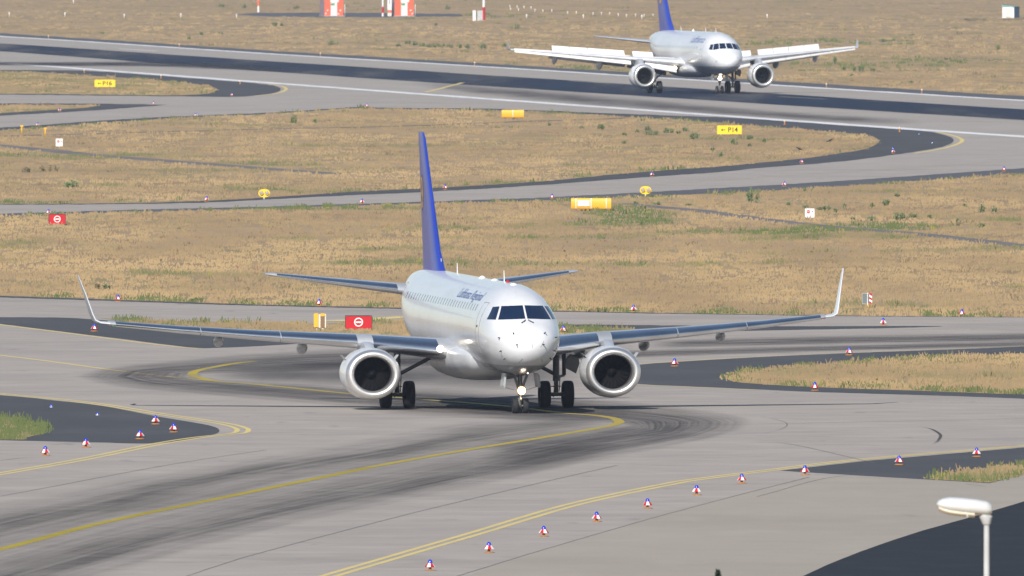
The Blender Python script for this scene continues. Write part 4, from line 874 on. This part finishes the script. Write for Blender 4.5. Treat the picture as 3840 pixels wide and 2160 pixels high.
def barrel_sign(x, y, w, h, nseg, label):
    t = at(x, y, 'taxiway_sign', label, "sign"); b = MB(); rows = []
    for k in range(13):
        a = math.pi * k / 12; rows.append((-.16 - .10 * math.sin(a), .12 + h * (1 - math.cos(a)) / 2))
    prof = [(yy, zz) for yy, zz in rows] + [(.16, .12 + h), (.16, .12)]
    b.loft([[(sx, yy, zz) for yy, zz in prof] for sx in (-w / 2, w / 2)]); b.build('casing', M['tank_yellow'], t, angle=35)
    for k in range(nseg):
        sx = -w / 2 + w * (.12 + .38 * k) if nseg == 3 else 0; c = MB(); c.loft([[(sx + q, yy - .012, zz) for yy, zz in rows] for q in (-.03, .03)], closed=False, cap0=False, cap1=False); c.build('strap', M['cream'], t)
    for k in range(3):
        sx = -w / 2 + w * (.12 + .38 * k); b = MB(); b.tube([(sx, -.05, 0), (sx, -.05, .2)], .045, 8); b.build('leg', M['steel'], t)
    return t
barrel_sign(1290, 299.5, 1.87, .66, 1, "yellow casing of a sign seen from behind, in the strip of grass near the runway")
t = barrel_sign(1487, 531, 2.40, .66, 3, "long yellow sign casing with a white label above the middle grass field")
b = MB(); b.box(-.80, -.10, -.285, -.265, .30, .65); b.build('white_label', M['white'], t, False)
text_mesh("P8", 'lettering', M['pale_pink'], t, -.62, -.28, .37, .58, -.290)
for (x, y, w, h, d) in [(144, 566, .94, .56, "standing alone in dry grass at the left"), (902, 830, 1.13, .56, "standing on the green verge left of the fuselage")]:
    t = at(x, y, 'no_entry_sign', f"red sign with white ring and bar {d}", "sign")
    b = MB(); rounded_panel(b, w, .05, .05 + h, -.05, .05); b.build('panel', M['red'], t, False)
    b = MB(); b.box(-w / 2 - .03, -w / 2 - .001, -.06, .06, 0, .08 + h); b.box(w / 2 + .001, w / 2 + .03, -.06, .06, 0, .08 + h); b.box(-w / 2 - .001, w / 2 + .001, -.06, .06, .051 + h, .08 + h); b.build('frame', M['black'], t, False)
    b = MB(); zc = .05 + h * .52; r0, r1 = .145, .195
    b.grid([[(r * math.cos(2 * math.pi * k / 32), -.056, zc + r * math.sin(2 * math.pi * k / 32)) for k in range(33)] for r in (r0, r1)]); b.build('ring', M['white'], t, False)
    b = MB(); b.box(-.125, .125, -.060, -.054, zc - .035, zc + .035); b.build('bar', M['white'], t, False)
    for s in (-1, 1):
        b = MB(); b.tube([(s * w * .35, .02, 0), (s * w * .35, .02, .06)], .03, 6); b.build('leg', M['steel'], t)
for (x, y, w, h, d) in [(149, 371.5, .52, .58, "by the narrow left path"), (2037, 551.5, .55, .53, "in weedy grass at the right")]:
    t = at(x, y, 'warning_board', f"small white board with red disc and dark mark {d}", "sign")
    b = MB(); rounded_panel(b, w, .10, .10 + h, -.015, .015, .01); b.build('panel', M['white'], t, False)
    b = MB(); zc = .10 + h * .64; xc = -w * .14; b.grid([[(xc + r * math.cos(2 * math.pi * k / 24), -.019, zc + r * math.sin(2 * math.pi * k / 24)) for k in range(25)] for r in (.002, .10)]); b.build('red_disc', M['red'], t, False)
    b = MB(); b.box(xc - .07, xc + .07, -.024, -.020, zc - .014, zc + .014); b.build('disc_bar', M['white'], t, False)
    b = MB(); b.box(w * .22, w * .36, -.021, -.017, zc - .03, zc + .03); b.build('dark_mark', M['black'], t, False)
    b = MB(); b.tube([(0, .03, 0), (0, .03, .2)], .035, 8); b.build('leg', M['tank_yellow'], t)
for (x, y, d) in [(664.5, 502, "by the left part of the middle taxiway"), (1624, 494.5, "right of the long yellow sign casing")]:
    t = at(x, y, 'guard_light', f"yellow twin guard light with two round lamps {d}", "guard light")
    b = MB(); pr = []
    for k in range(24):
        a = 2 * math.pi * k / 24; pr.append((.36 * math.copysign(abs(math.cos(a))**.75, math.cos(a)), .40 + .25 * math.sin(a)))
    b.loft([[(px, yy, pz) for px, pz in pr] for yy in (-.06, .06)]); b.build('backboard', M['sign_yellow'], t, angle=50)
    for s in (-1, 1):
        b = MB(); b.lathe([(-.02, .13), (-.11, .135), (-.11, .12), (-.07, .115)], 'y', 20, (s * .17, -.05, .42)); vz = b.build('visor', M['tank_yellow'], t)
        b = MB(); b.lathe([(-.07, .12), (-.085, .08), (-.09, .002)], 'y', 18, (s * .17, -.05, .42)); b.build('lens', M['lens_grey'], vz)
    b = MB(); b.tube([(0, 0, 0), (0, 0, .2)], .05, 8); b.build('leg', M['cream'], t)
for (x, y, d) in [(54.7, 336.5, "left of two by the upper left taxiway"), (113.8, 342.5, "right of two by the upper left taxiway")]:
    t = at(x, y, 'yellow_post', f"thin yellow post with small head, {d}", "post", "yellow posts")
    b = MB(); b.tube([(0, 0, 0), (0, 0, .55)], .05, 8); b.build('post', M['tank_yellow'], t)
    b = MB(); b.box(-.11, .11, -.06, .06, .55, .68); b.build('head', M['tank_yellow'], t, False)
t = at(805, 831, 'guard_light', "yellow guard light seen edge on, with brown side, left of the red sign", "guard light")
b = MB(); rounded_panel(b, .20, .14, .74, -.12, .12, .02); o = b.build('casing', M['tank_yellow'], t, False); o.location.x = -.17
b = MB(); rounded_panel(b, .20, .62, .74, -.12, .12, .02); o = b.build('hood', M['tank_yellow'], t, False); o.location.x = .12
b = MB(); rounded_panel(b, .16, .14, .615, -.10, .10, .02); o = b.build('side_casing', M['brown_panel'], t, False); o.location.x = .12
b = MB(); b.box(-.055, .015, -.08, .08, .12, .70); b.build('support', M['cream'], t, False)
b = MB(); b.box(.215, .26, -.08, .08, .12, .72); b.build('support', M['cream'], t, False)
for xx in (-.14, .12):
    b = MB(); b.tube([(xx, 0, 0), (xx, 0, .14)], .04, 8); b.build('leg', M['cream'], t)
t = at(2183, 772.5, 'marker_board', "grey plate with red and white striped edge on a yellow foot beside the wingtip", "marker board")
b = MB(); rounded_panel(b, .31, .16, .62, -.012, .012, .02); o = b.build('plate', M['grey_plate'], t, False); o.location.x = -.09
b = MB(); b.box(-.26, -.247, -.02, .02, .14, .64); b.box(-.247, .067, -.02, .02, .14, .158); b.box(-.247, .067, -.02, .02, .622, .64); b.build('frame', M['steel'], t, False)
b = MB(); b.box(-.03, .0, -.05, -.022, .10, .66); b.build('pole', M['white'], t, False)
b = MB(); zz = .13; n = 5
for k in range(n):
    z0_, z1_ = .13 + .10 * k, .13 + .10 * (k + 1); sl = .05
    b.loft([[(.07, yy, z0_ + sl), (.20, yy, z0_ - sl * .6), (.20, yy, z1_ - sl * .6), (.07, yy, z1_ + sl)] for yy in (-.015, .015)], mi=(k + 1) % 2)
b.build('striped_board', [M['white'], M['red']], t, False)
b = MB(); b.lathe([(0, .07), (.10, .045), (.15, .04)], 'z', 10, (0, 0, 0), cap=True); b.build('foot', M['tank_yellow'], t)

# ------------------------------------------------------------------ far cabins, poles and shed
def cabin(x, y, label, hidden_dots):
    t = at(x, y, 'equipment_cabin', label, "cabin", rot=R(9)); W, Dp, H = 2.95, 5.0, 3.4
    b = MB(); b.box(-W / 2, W / 2, 0, Dp, .10, H); b.build('wall', M['orange_red'], t, False)
    b = MB(); b.box(-W / 2 - .012, -W / 2 - .002, .15, Dp - .1, .12, H - .05); b.build('side_cladding', M['mauve'], t, False)
    b = MB(); b.box(-W / 2 - .1, W / 2 + .1, -.1, Dp + .1, H + .002, H + .15); b.build('roof', M['white'], t, False)
    b = MB(); b.box(-.50, .50, -.05, -.003, .12, 2.20); b.build('door', M['white'], t, False)
    b = MB(); b.box(-.55, .75, -.07, -.003, 2.21, 2.75); b.build('door_header', M['white'], t, False)
    b = MB(); b.box(-.48, .10, -.08, -.052, 1.72, 2.05); b.build('notice', M['green_panel'], t, False)
    for (dx, dz) in hidden_dots:
        b = MB(); b.lathe([(0, .13), (-.05, .13), (-.06, .01)], 'y', 14, (dx, -.002, dz), cap=True); b.build('round_vent', M['cream'], t)
    b = MB(); b.box(-W / 2 - .15, W / 2 + .15, -.15, Dp + .15, 0, .098); b.build('plinth', M['steel'], t, False)
    b = MB(); b.tube([(W / 2 + .28, .3, 0), (W / 2 + .28, .3, 1.9)], .045, 8); b.build('downpipe', M['white'], t)
    return t
cabin(840, 41.5, "left red orange cabin with white door and four pale round vents", [(-1.0, .95), (-1.28, .45), (1.0, .95), (.72, .40)])
cabin(1017, 41.5, "right red orange cabin with white door and two pale round vents", [(1.0, .95), (1.28, .45)])
def pole(x, y, bands, label, r=.17):
    t = at(x, y, 'striped_mast', label, "mast"); z = 0
    for k, (h, m) in enumerate(bands):
        b = MB(); b.tube([(0, 0, z), (0, 0, z + h)], r - .004 * k, 12); b.build('mast_section', M[m], t); z += h
    b = MB(); b.lathe([(0, r * 2), (.03, r * 2), (.035, r)], 'z', 12, cap=True); b.build('base_plate', M['steel'], t)
pole(650, 31, [(1.0, 'white'), (1.0, 'orange_red'), (1.0, 'white')], "slim red and white mast near the top edge, far left of the cabins")
pole(963, 41.5, [(.55, 'white'), (.95, 'red'), (1.2, 'white'), (1.0, 'red')], "slim white, red and white mast standing left of the right cabin")
pole(1217, 51.5, [(2.0, 'red'), (1.8, 'white'), (1.2, 'red')], "slim mast red below and white above, right of both cabins", .21)
t = at(980, 41.5, 'tall_cabinet', "narrow white and orange cabinet between a mast and the right cabin", "cabinet")
b = MB(); rounded_panel(b, .62, .05, .55, -.25, .25, .03); b.build('base_box', M['cream'], t, False)
b = MB(); rounded_panel(b, .56, .551, 1.0, -.22, .22, .03); b.build('middle_box', M['orange_red'], t, False)
b = MB(); rounded_panel(b, .66, 1.001, 2.9, -.25, .25, .03); b.build('upper_box', M['white'], t, False)
b = MB(); b.box(-.05, .02, -.27, -.251, 1.9, 2.6); b.build('dark_sign', M['black'], t, False)
for (x, w, h, d) in [(1193, .46, 1.55, "narrow white box, left one beside the red footed mast"), (1207.5, .80, 1.50, "wider pale box touching the red footed mast")]:
    t = at(x, 52.5, 'equipment_box', d, "equipment box")
    b = MB(); rounded_panel(b, w, .05, h, -.3, .3, .03); b.build('housing', M['white' if w < .5 else 'steel'], t, False)
    b = MB(); b.box(-w / 2 - .03, w / 2 + .03, -.33, .33, h + .002, h + .06); b.build('lid', M['steel'], t, False)
    b = MB(); b.box(-w / 2, w / 2, -.3, .3, 0, .048); b.build('plinth', M['steel'], t, False)
t = at(2537, 46, 'shed', "small white shed with blue side wall and teal roof at the upper right", "shed", rot=R(-20))
b = MB(); b.box(-1.0, .9, 0, 2.4, .05, 1.75); b.build('wall', M['white'], t, False)
b = MB(); b.box(.903, .92, 0.0, 2.4, .05, 1.75); b.build('side_wall', M['shed_blue'], t, False)
b = MB(); b.loft([[(-1.08, yy, 1.752), (.98, yy, 1.752), (.98, yy, 1.80), (-1.08, yy, 2.0)] for yy in (-.1, 2.5)]); b.build('roof', M['teal'], t, False)
b = MB(); b.box(-.45, .25, -.04, -.002, .08, 1.5); b.build('door', M['cream'], t, False)
b = MB(); b.box(-1.05, .95, -.05, 2.45, 0, .048); b.build('plinth', M['steel'], t, False)

# ------------------------------------------------------------------ street lamp in front
LD = 132500.0 / 215.0                                    # distance of the lamp and the conifer in front
lp = Vector((((3700) - 1920) / FPX * LD, LD, 0)); topz = CAM_H - (1963 + 403) / FPX * LD
t = empty('street_lamp', lp, (0, 0, 0), "pale grey street lamp with a long white head in the lower right corner", "street lamp")
b = MB(); b.tube([(0, 0, 0), (0, 0, 1.2), (0, 0, topz)], [.085, .065, .050], 16); b.build('pole', M['pole_grey'], t)
b = MB(); b.tube([(0, 0, topz - .02), (0, 0, topz + .09), (-.06, 0, topz + .17)], [.07, .11, .09], 14); b.build('bracket', M['pole_grey'], t)
hb = MB(); rings = []
prof = [(.10, .05, .12), (.08, .11, .20), (0, .15, .26), (-.20, .165, .30), (-.45, .165, .33), (-.65, .155, .33), (-.78, .12, .28), (-.86, .07, .19), (-.89, .02, .06)]
for (px, hh, ww) in prof:
    zc = topz + .25 - px * .10; rings.append([(px, ww * .62 * math.cos(q), zc + hh * (math.sin(q) if math.sin(q) > 0 else .75 * math.sin(q))) for q in [2 * math.pi * k / 24 for k in range(24)]])
hb.loft(rings); hb.build('lamp_head', M['lamp_white'], t, angle=60)
b = MB(); rr = []
for (px, hh, ww) in prof[3:8]:
    zc = topz + .25 - px * .10; rr.append([(px * .97 - .02, ww * .50 * math.cos(q), zc - hh * .70 + .055 * math.sin(q)) for q in [2 * math.pi * k / 16 for k in range(16)]])
b.loft(rr); b.build('lens', M['lens'], t)
b = MB(); b.box(-.36, -.33, -.21, -.19, topz + .12, topz + .17); b.build('clip', M['steel'], t, False)

# ------------------------------------------------------------------ vegetation
def leaf_cloud(n, fn, lo, hi, colours, up=.6):
    """n small leaf faces; fn(rng) -> centre; returns verts, faces, colours"""
    V, F, C = [], [], []
    for i in range(n):
        p = Vector(fn()); a = rng.uniform(0, 2 * math.pi); L = rng.uniform(lo, hi); d = Vector((math.cos(a), math.sin(a), rng.uniform(-.2, 1) * up)).normalized(); w = d.cross(Vector((rng.normal(), rng.normal(), rng.normal()))).normalized() * L * .32
        b0 = len(V); V += [p - w * .6, p + d * L * .5 - w, p + d * L, p + d * L * .5 + w]; F.append((b0, b0 + 1, b0 + 2, b0 + 3)); c = colours[rng.integers(len(colours))]; k = rng.uniform(.8, 1.2); C += [tuple(q * k for q in c) + (1,)] * 4
    return V, F, C
def colour_mesh(name, V, F, C, m, parent=None):
    me = bpy.data.meshes.new(name); me.from_pydata([tuple(v) for v in V], [], F); ca = me.color_attributes.new("kind_colour", 'FLOAT_COLOR', 'POINT')
    ca.data.foreach_set("color", np.array(C, dtype=np.float32).ravel()); me.materials.append(m); me.update()
    o = bpy.data.objects.new(name, me); col.objects.link(o); o.parent = parent; return o
GREENS = [(.13, .21, .085), (.16, .24, .10), (.11, .18, .085), (.19, .23, .11)]
DULL = [(.24, .21, .12), (.27, .22, .13), (.19, .19, .10), (.31, .23, .14)]
def weed(x, y, wpx, hpx, label, cat='shrub', group=None, cols=GREENS, stems=None, lean=0):
    s = ppm(x, y); w, h = wpx / s, hpx / s; t = at(x, y, 'weed' if cat == 'weed' else 'shrub', label, cat, group)
    ns = stems or max(3, int(4 + 10 * w / max(h, .1)))
    st = MB(); tips = []
    for k in range(min(ns, 16)):
        bx, by = rng.uniform(-w * .38, w * .38), rng.uniform(-w * .3, w * .3); hh = h * rng.uniform(.55, 1.0) * (1 - .45 * abs(bx) / (w * .5 + .01)); tx = bx * 1.25 + rng.normal() * .05 * w
        st.tube([(bx, by, 0), ((bx + tx) / 2, by, hh * .5), (tx, by + rng.normal() * .04, hh * .95)], [.014, .010, .005], 4, cap=False); tips.append((bx, by, tx, hh))
    st.build('stem', M['bark'], t)
    def fn():
        bx, by, tx, hh = tips[rng.integers(len(tips))]; f = rng.uniform(.05, 1)**.8; r = .16 * w * (1 - .5 * f) + .02
        return (bx + (tx - bx) * f + rng.normal() * r * .6, by + rng.normal() * r, hh * f)
    n = int(np.clip(60 + 500 * w * h, 60, 420)); V, F, C = leaf_cloud(n, fn, .05, .13 if h > .4 else .10, cols); colour_mesh('foliage', V, F, C, M['leaves'], t); return t
weed(182, 472, 78, 32, "round dark green bush alone in dry grass at the left", 'shrub', stems=14)
weed(1895, 511, 58, 70, "tall dark green weed by the middle taxiway, right of the guard light", 'shrub')
weed(497, 760, 52, 24, "bright green tuft on the grass edge above the left wing", 'shrub')
weed(268, 726, 26, 20, "small dark green weed in dry grass above the left wingtip", 'shrub')
weed(244, 727, 20, 26, "brown dry weed beside a small green one above the left wingtip", 'shrub', cols=DULL)
weed(126, 432, 74, 34, "thin dry upright stalks in the grass left of the long path", 'weed', cols=DULL, stems=12)
weed(66, 434, 34, 26, "small clump of dry stalks near the left picture edge", 'weed', cols=DULL)
def Z(x0, y0, sc): return lambda a, b: ((x0 + a / sc) / K, (y0 + b / sc) / K)
z3, z6, z1_, z2_, z4_ = Z(2000, 300, 2.576), Z(2840, 600, 2.576), Z(0, 0, 2.576), Z(1000, 0, 2.576), Z(2900, 0, 2.587)
def cluster(zf, items, sc, desc, group, cols=GREENS):
    items = sorted(items)
    for k, (a, b, w, h) in enumerate(items):
        x, y = zf(a, b); weed(x, y, w / sc, h / sc, f"{ORD[k]} green weed from the left {desc}", 'weed', group, cols)
cluster(z3, [(1550, 572, 95, 85), (1470, 500, 50, 55), (1280, 512, 60, 65), (1335, 512, 32, 58), (1105, 490, 60, 55), (1130, 535, 140, 60), (880, 542, 50, 48), (875, 615, 50, 36), (650, 480, 80, 75), (465, 475, 50, 38), (155, 445, 32, 45), (1005, 510, 40, 40), (1400, 520, 50, 40)], 2.576, "in the grass left of the yellow P14 sign", "weeds left of the P14 sign")
cluster(z3, [(1940, 628, 70, 75), (2080, 578, 80, 55), (2090, 645, 40, 45), (2230, 608, 40, 62), (1810, 745, 32, 62), (1730, 690, 40, 50)], 2.576, "below the yellow P14 sign", "weeds below the P14 sign")
cluster(z3, [(1195, 1205, 75, 40), (1495, 1220, 55, 34), (990, 1195, 45, 30), (2460, 1220, 30, 55)], 2.576, "along the path right of the long yellow sign casing", "weeds along the path")
cluster(z6, [(1380, 578, 130, 90), (1500, 562, 90, 60), (1245, 440, 62, 85), (670, 492, 66, 70), (600, 490, 50, 42), (465, 468, 60, 44), (755, 510, 46, 56), (1105, 585, 84, 52), (1110, 458, 44, 52), (300, 448, 32, 55), (925, 575, 60, 30), (840, 460, 40, 50), (1350, 355, 50, 45)], 2.576, "around the white board in the right field", "weeds around the right white board")
cluster(z6, [(2005, 465, 40, 58), (2175, 510, 50, 105), (2290, 505, 55, 62), (2160, 655, 85, 62), (1930, 595, 40, 40), (1660, 560, 40, 40)], 2.576, "in the grass near the right picture edge", "weeds near the right edge")
cluster(z1_, [(1830, 390, 36, 62), (1945, 338, 40, 40), (2130, 330, 50, 30), (2140, 68, 60, 40), (2360, 80, 60, 50), (985, 330, 36, 30)], 2.576, "in the grass behind the left part of the runway", "weeds behind the runway at left")
cluster(z2_, [(640, 440, 110, 75), (1270, 450, 50, 40), (1360, 430, 60, 60), (1430, 440, 60, 50), (1500, 455, 60, 60), (1570, 460, 60, 50), (1640, 460, 70, 55), (1700, 462, 60, 50), (1770, 462, 60, 45), (1860, 462, 60, 45), (1945, 468, 60, 55), (2085, 470, 80, 65), (2300, 450, 60, 40)], 2.576, "in the row behind the runway beside the airliner", "row of weeds behind the runway")
cluster(z2_, [(265, 1200, 66, 115), (465, 1195, 34, 62)], 2.576, "of two in the upper grass strip", "two weeds in the grass strip")
cluster(z2_, [(75, 250, 56, 50), (145, 250, 36, 34), (2400, 280, 120, 70), (1635, 250, 24, 44), (290, 85, 60, 40), (1745, 95, 50, 60)], 2.576, "in the far grass below the cabins", "weeds in the far grass")
cluster(z4_, [(600, 620, 44, 80), (680, 680, 46, 46), (850, 695, 54, 84), (790, 690, 40, 60), (965, 690, 54, 40), (1060, 410, 90, 44), (1345, 350, 50, 34), (2185, 490, 34, 78), (755, 740, 36, 36), (1335, 805, 36, 36)], 2.587, "in the far grass right of the distant airliner", "weeds right of the distant airliner")
weed(*z4_(1970, 205), 105, 20, "low dark hedge of weeds left of the white shed", 'shrub', cols=[(.05, .07, .045), (.07, .085, .05)], stems=16)
weed(*z4_(2330, 198), 100, 20, "low dark hedge of weeds in front of the white shed", 'shrub', cols=[(.05, .07, .045), (.07, .085, .05)], stems=16)

# conifer whose tip shows at the bottom edge
cp = Vector(((2692 - 1920) / FPX * LD, LD, 0)); ch = CAM_H - (2139 + 403) / FPX * LD
t = empty('conifer_tree', cp, (0, 0, 0), "dark conifer of which only the pointed tip shows at the bottom edge", "tree")
b = MB(); b.tube([(0, 0, 0), (.03, 0, ch * .5), (0, 0, ch * .97)], [.13, .08, .015], 10); b.build('trunk', M['bark'], t)
def fn():
    f = rng.uniform(0, 1)**1.3; z = .6 + (ch - .80) * (1 - f); r = (.04 + 1.25 * f) * math.sqrt(rng.uniform(.05, 1)); a = rng.uniform(0, 6.283); return (r * math.cos(a), r * math.sin(a), z - .25 * r)
V, F, C = leaf_cloud(9000, fn, .07, .17, [(.022, .04, .024), (.03, .055, .03), (.018, .03, .02)], -.4)
def fn2():
    f = rng.uniform(0, 1); a = rng.uniform(0, 6.283); r = (.01 + .20 * f) * rng.uniform(.1, 1); return (r * math.cos(a), r * math.sin(a), ch - .55 * f)
V2, F2, C2 = leaf_cloud(900, fn2, .025, .06, [(.022, .04, .024), (.03, .055, .03)], 1.2); n0 = len(V); V += V2; F += [tuple(i + n0 for i in f) for f in F2]; C += C2
colour_mesh('crown', V, F, C, M['leaves'], t)

# crows
for (x, y, rz, d) in [(2088, 359.5, R(20), "black crow standing at the tip of the middle grass island"), (2010.5, 381, R(200), "black crow standing in the grass near the island edge")]:
    t = at(x, y, 'crow', d, "bird", rot=rz); b = MB()
    secs = [(.16, 0, .01), (.13, .005, .035), (.06, 0, .065), (-.04, 0, .07), (-.13, .0, .045), (-.24, -.01, .025), (-.30, -.02, .01)]
    b.loft([[(px, r * math.cos(q) * .9, .20 + .35 * px + dz + r * math.sin(q)) for q in [2 * math.pi * k / 12 for k in range(12)]] for px, dz, r in secs])
    b.lathe([(-.045, .01), (-.03, .035), (0, .045), (.03, .035), (.05, .012), (.10, .003)], 'x', 12, (.17, 0, .29)); b.build('body', M['feather'], t)
    for s in (-1, 1):
        b = MB(); b.tube([(0, s * .03, .17), (-.01, s * .03, .08), (.0, s * .03, .0)], .008, 5); b.build('leg', M['feather'], t)

# ------------------------------------------------------------------ grass: thousands of standing blades, one object
def inside(poly, x, y):
    poly = np.array(poly); n = len(poly); r = np.zeros(len(x), bool); j = n - 1
    for i in range(n):
        xi, yi = poly[i]; xj, yj = poly[j]
        with np.errstate(divide='ignore', invalid='ignore'):
            r ^= ((yi > y) != (yj > y)) & (x < (xj - xi) * (y - yi) / (yj - yi) + xi)
        j = i
    return r
FIELDS = [[(-120, -60), (2700, -60), (2700, 250)] + far_edge[::-1] + [(-120, 75)],
          [(-120, 543)] + g5_top[1:-1] + [(2700, 428), (2700, 800)] + g5_bot[::-1][1:-1] + [(-120, 739)]]
ISLES = [smooth(G1), G2, smooth(G3), smooth(G6), smooth(G7), smooth(G8), G9]
PATHS = [([(-300, 352), (0, 343), (340, 334), (671, 325), (1000, 318), (1192, 311), (1342, 305), (1510, 300), (1590, 296.5)], 1.6), ([(-300, 340), (0, 367), (104, 377), (260, 392.6), (521, 413), (671, 425), (850, 438)], 4), ([(1560, 512), (1633, 519), (1758, 530), (1914, 552), (2061, 568), (2322, 590), (2576, 619), (2800, 645)], 3.5), ([(590, 37.5), (1165, 38)], 5.5)]
PATCH = [(40, 1078, 130, 40, .7, 0), (2080, 108, 240, 9, .8, 0), (2250, 160, 400, 14, .45, -.1), (850, 524, 260, 9, .7, 0), (1590, 545, 90, 22, .8, 0), (1560, 527, 60, 8, 1.0, 0), (2050, 590, 260, 20, .5, -.1), (2200, 570, 160, 8, .7, 0), (60, 512, 260, 4, .8, 0), (300, 470, 60, 8, .3, 0), (250, 667, 420, 14, -.2, .4), (1000, 440, 320, 14, -.2, .4), (150, 495, 400, 9, -.2, .35),
         (800, 425, 240, 8, .4, 0), (300, 395, 300, 10, .35, -.15), (1540, 604, 90, 20, .1, -.5), (600, 580, 200, 16, .05, -.35), (1700, 440, 200, 6, .5, .2), (1000, 165, 500, 10, .3, .1), (1500, 175, 300, 8, .5, .1), (1250, 42, 180, 8, .5, -.3), (700, 15, 500, 12, .15, -.5), (2000, 20, 600, 16, .05, -.45), (900, 80, 600, 16, -.1, .25), (2350, 118, 200, 16, -.1, .3), (930, 815, 120, 10, .6, 0), (1480, 832, 120, 8, .7, 0), (300, 805, 40, 6, .7, 0), (1890, 370, 120, 12, 0, -.4), (2000, 350, 120, 8, 0, -.3)]
def blades(N, xs, ys, edge=None, hscale=1.0):
    global BV, BF, BC
    keep = np.zeros(len(xs), bool)
    for F_ in FIELDS + ISLES: keep |= inside(F_, xs, ys)
    for P_, hw in PATHS:
        P_ = np.array(P_); yy = np.interp(xs, P_[:, 0], P_[:, 1], left=-999, right=-999); keep &= np.abs(ys - yy) > hw
    xs, ys = xs[keep], ys[keep]
    STRAW, TAN, BROWN, OLIVE, GREEN, RED, YEL = (.59, .415, .21), (.468, .328, .172), (.37, .263, .152), (.32, .265, .13), (.16, .20, .07), (.34, .20, .13), (.40, .34, .09)
    for x, y in zip(xs, ys):
        p = gp(x, y); s = FPX / p.y
        n1 = noise.noise(Vector((p.x * .16, p.y * .012, 1.3))); n2 = noise.noise(Vector((p.x * .55, p.y * .05, 7.7))); n3 = noise.noise(Vector((p.x * .09, p.y * .03, 3.1)))
        q = .55 + n1 * .75 + n2 * .30 + rng.normal() * .045; g = n3 * .9 + n2 * .30 + rng.normal() * .08 - .12
        for (cx, cy_, rx, ry, dg, dq) in PATCH:
            e = ((x - cx) / rx) ** 2 + ((y - cy_) / ry) ** 2
            if e < 4: g += dg * 1.5 * math.exp(-e); q += dq * 1.3 * math.exp(-e)
        if edge and n2 < -.12: continue
        if edge: g += edge * rng.uniform(.3, 1.4)
        if y > 850: g += .10
        q = min(1, max(0, q)); g = min(1, max(0, g * 1.5))
        c = [BROWN[i] + (TAN[i] - BROWN[i]) * min(1, q * 2) + (STRAW[i] - TAN[i]) * max(0, q * 2 - 1) for i in range(3)]
        c = [c[i] + (OLIVE[i] - c[i]) * min(1, g * 1.6) + (GREEN[i] - OLIVE[i]) * max(0, g * 1.6 - .6) for i in range(3)]
        u_ = rng.uniform()
        if u_ < .006: c = RED
        elif u_ < .02 and g > .15: c = YEL
        elif u_ < .04: c = [v * .6 for v in c]
        tall = rng.uniform() < .06
        hh = hscale * (.07 + .10 * rng.uniform() + (.12 if tall or (g > .5 and rng.uniform() < .3) else 0)) * (1.0 if s > 45 else 1.25)
        rad = .32 * (1 if s > 60 else 1.5); nb = 5; bw = np.clip(2.2 / s, .022, .07)
        for k in range(nb):
            a = rng.uniform(0, 6.283); r = rad * math.sqrt(rng.uniform()); bx, by = p.x + r * math.cos(a), p.y + r * math.sin(a) * 2; h2 = hh * rng.uniform(.55, 1.1); lx, ly = rng.normal() * .3 * h2, abs(rng.normal()) * .3 * h2 + .02; kk = rng.uniform(.95, 1.05)
            b0 = len(BV); BV += [(bx - bw, by, .0), (bx + bw, by, .0), (bx + lx + bw * .5, by + ly, h2), (bx + lx - bw * .5, by + ly, h2)]; BF.append((b0, b0 + 1, b0 + 2, b0 + 3)); BC += [tuple(v * kk for v in c) + (1,)] * 4
BV, BF, BC = [], [], []
N = 75000
xs = rng.uniform(-60, 2640, N); ys = rng.uniform(-8, 1235, N); blades(N, xs, ys)
# greener, taller growth along the pavement edges
ex_, ey_ = [], []
for P_, n_ in ((smooth(G7), 1500), (smooth(G8), 900), (G9, 600), (smooth(G6), 600), (smooth(G1), 350), (smooth(G3), 900), (g5_bot, 1200), (g5_top, 500)):
    P_ = np.array(P_); L_ = np.r_[0, np.cumsum(np.hypot(*np.diff(P_, axis=0).T))]; u = rng.uniform(0, L_[-1], n_); ex_ += list(np.interp(u, L_, P_[:, 0])); ey_ += list(np.interp(u, L_, P_[:, 1]) + rng.normal(0, 3.0, n_))
blades(0, np.array(ex_), np.array(ey_), edge=.85, hscale=1.0)
gr = colour_mesh('grass', BV, BF, BC, M['blades']); tag(gr, kind="stuff")

# ------------------------------------------------------------------ haze over the field
hz = MB(); hz.box(-2560, 2560, -360, 12060, -1.0, 21.5)
hm = bpy.data.materials.new("haze_air"); hm.use_nodes = True; nt = hm.node_tree; nt.nodes.clear(); out = nt.nodes.new("ShaderNodeOutputMaterial"); pv = nt.nodes.new("ShaderNodeVolumePrincipled")
pv.inputs["Color"].default_value = (.62, .76, 1.0, 1); pv.inputs["Density"].default_value = 3.0e-5; pv.inputs["Anisotropy"].default_value = .2; nt.links.new(pv.outputs[0], out.inputs["Volume"])
tag(hz.build('haze', hm, smooth=False), kind="stuff")
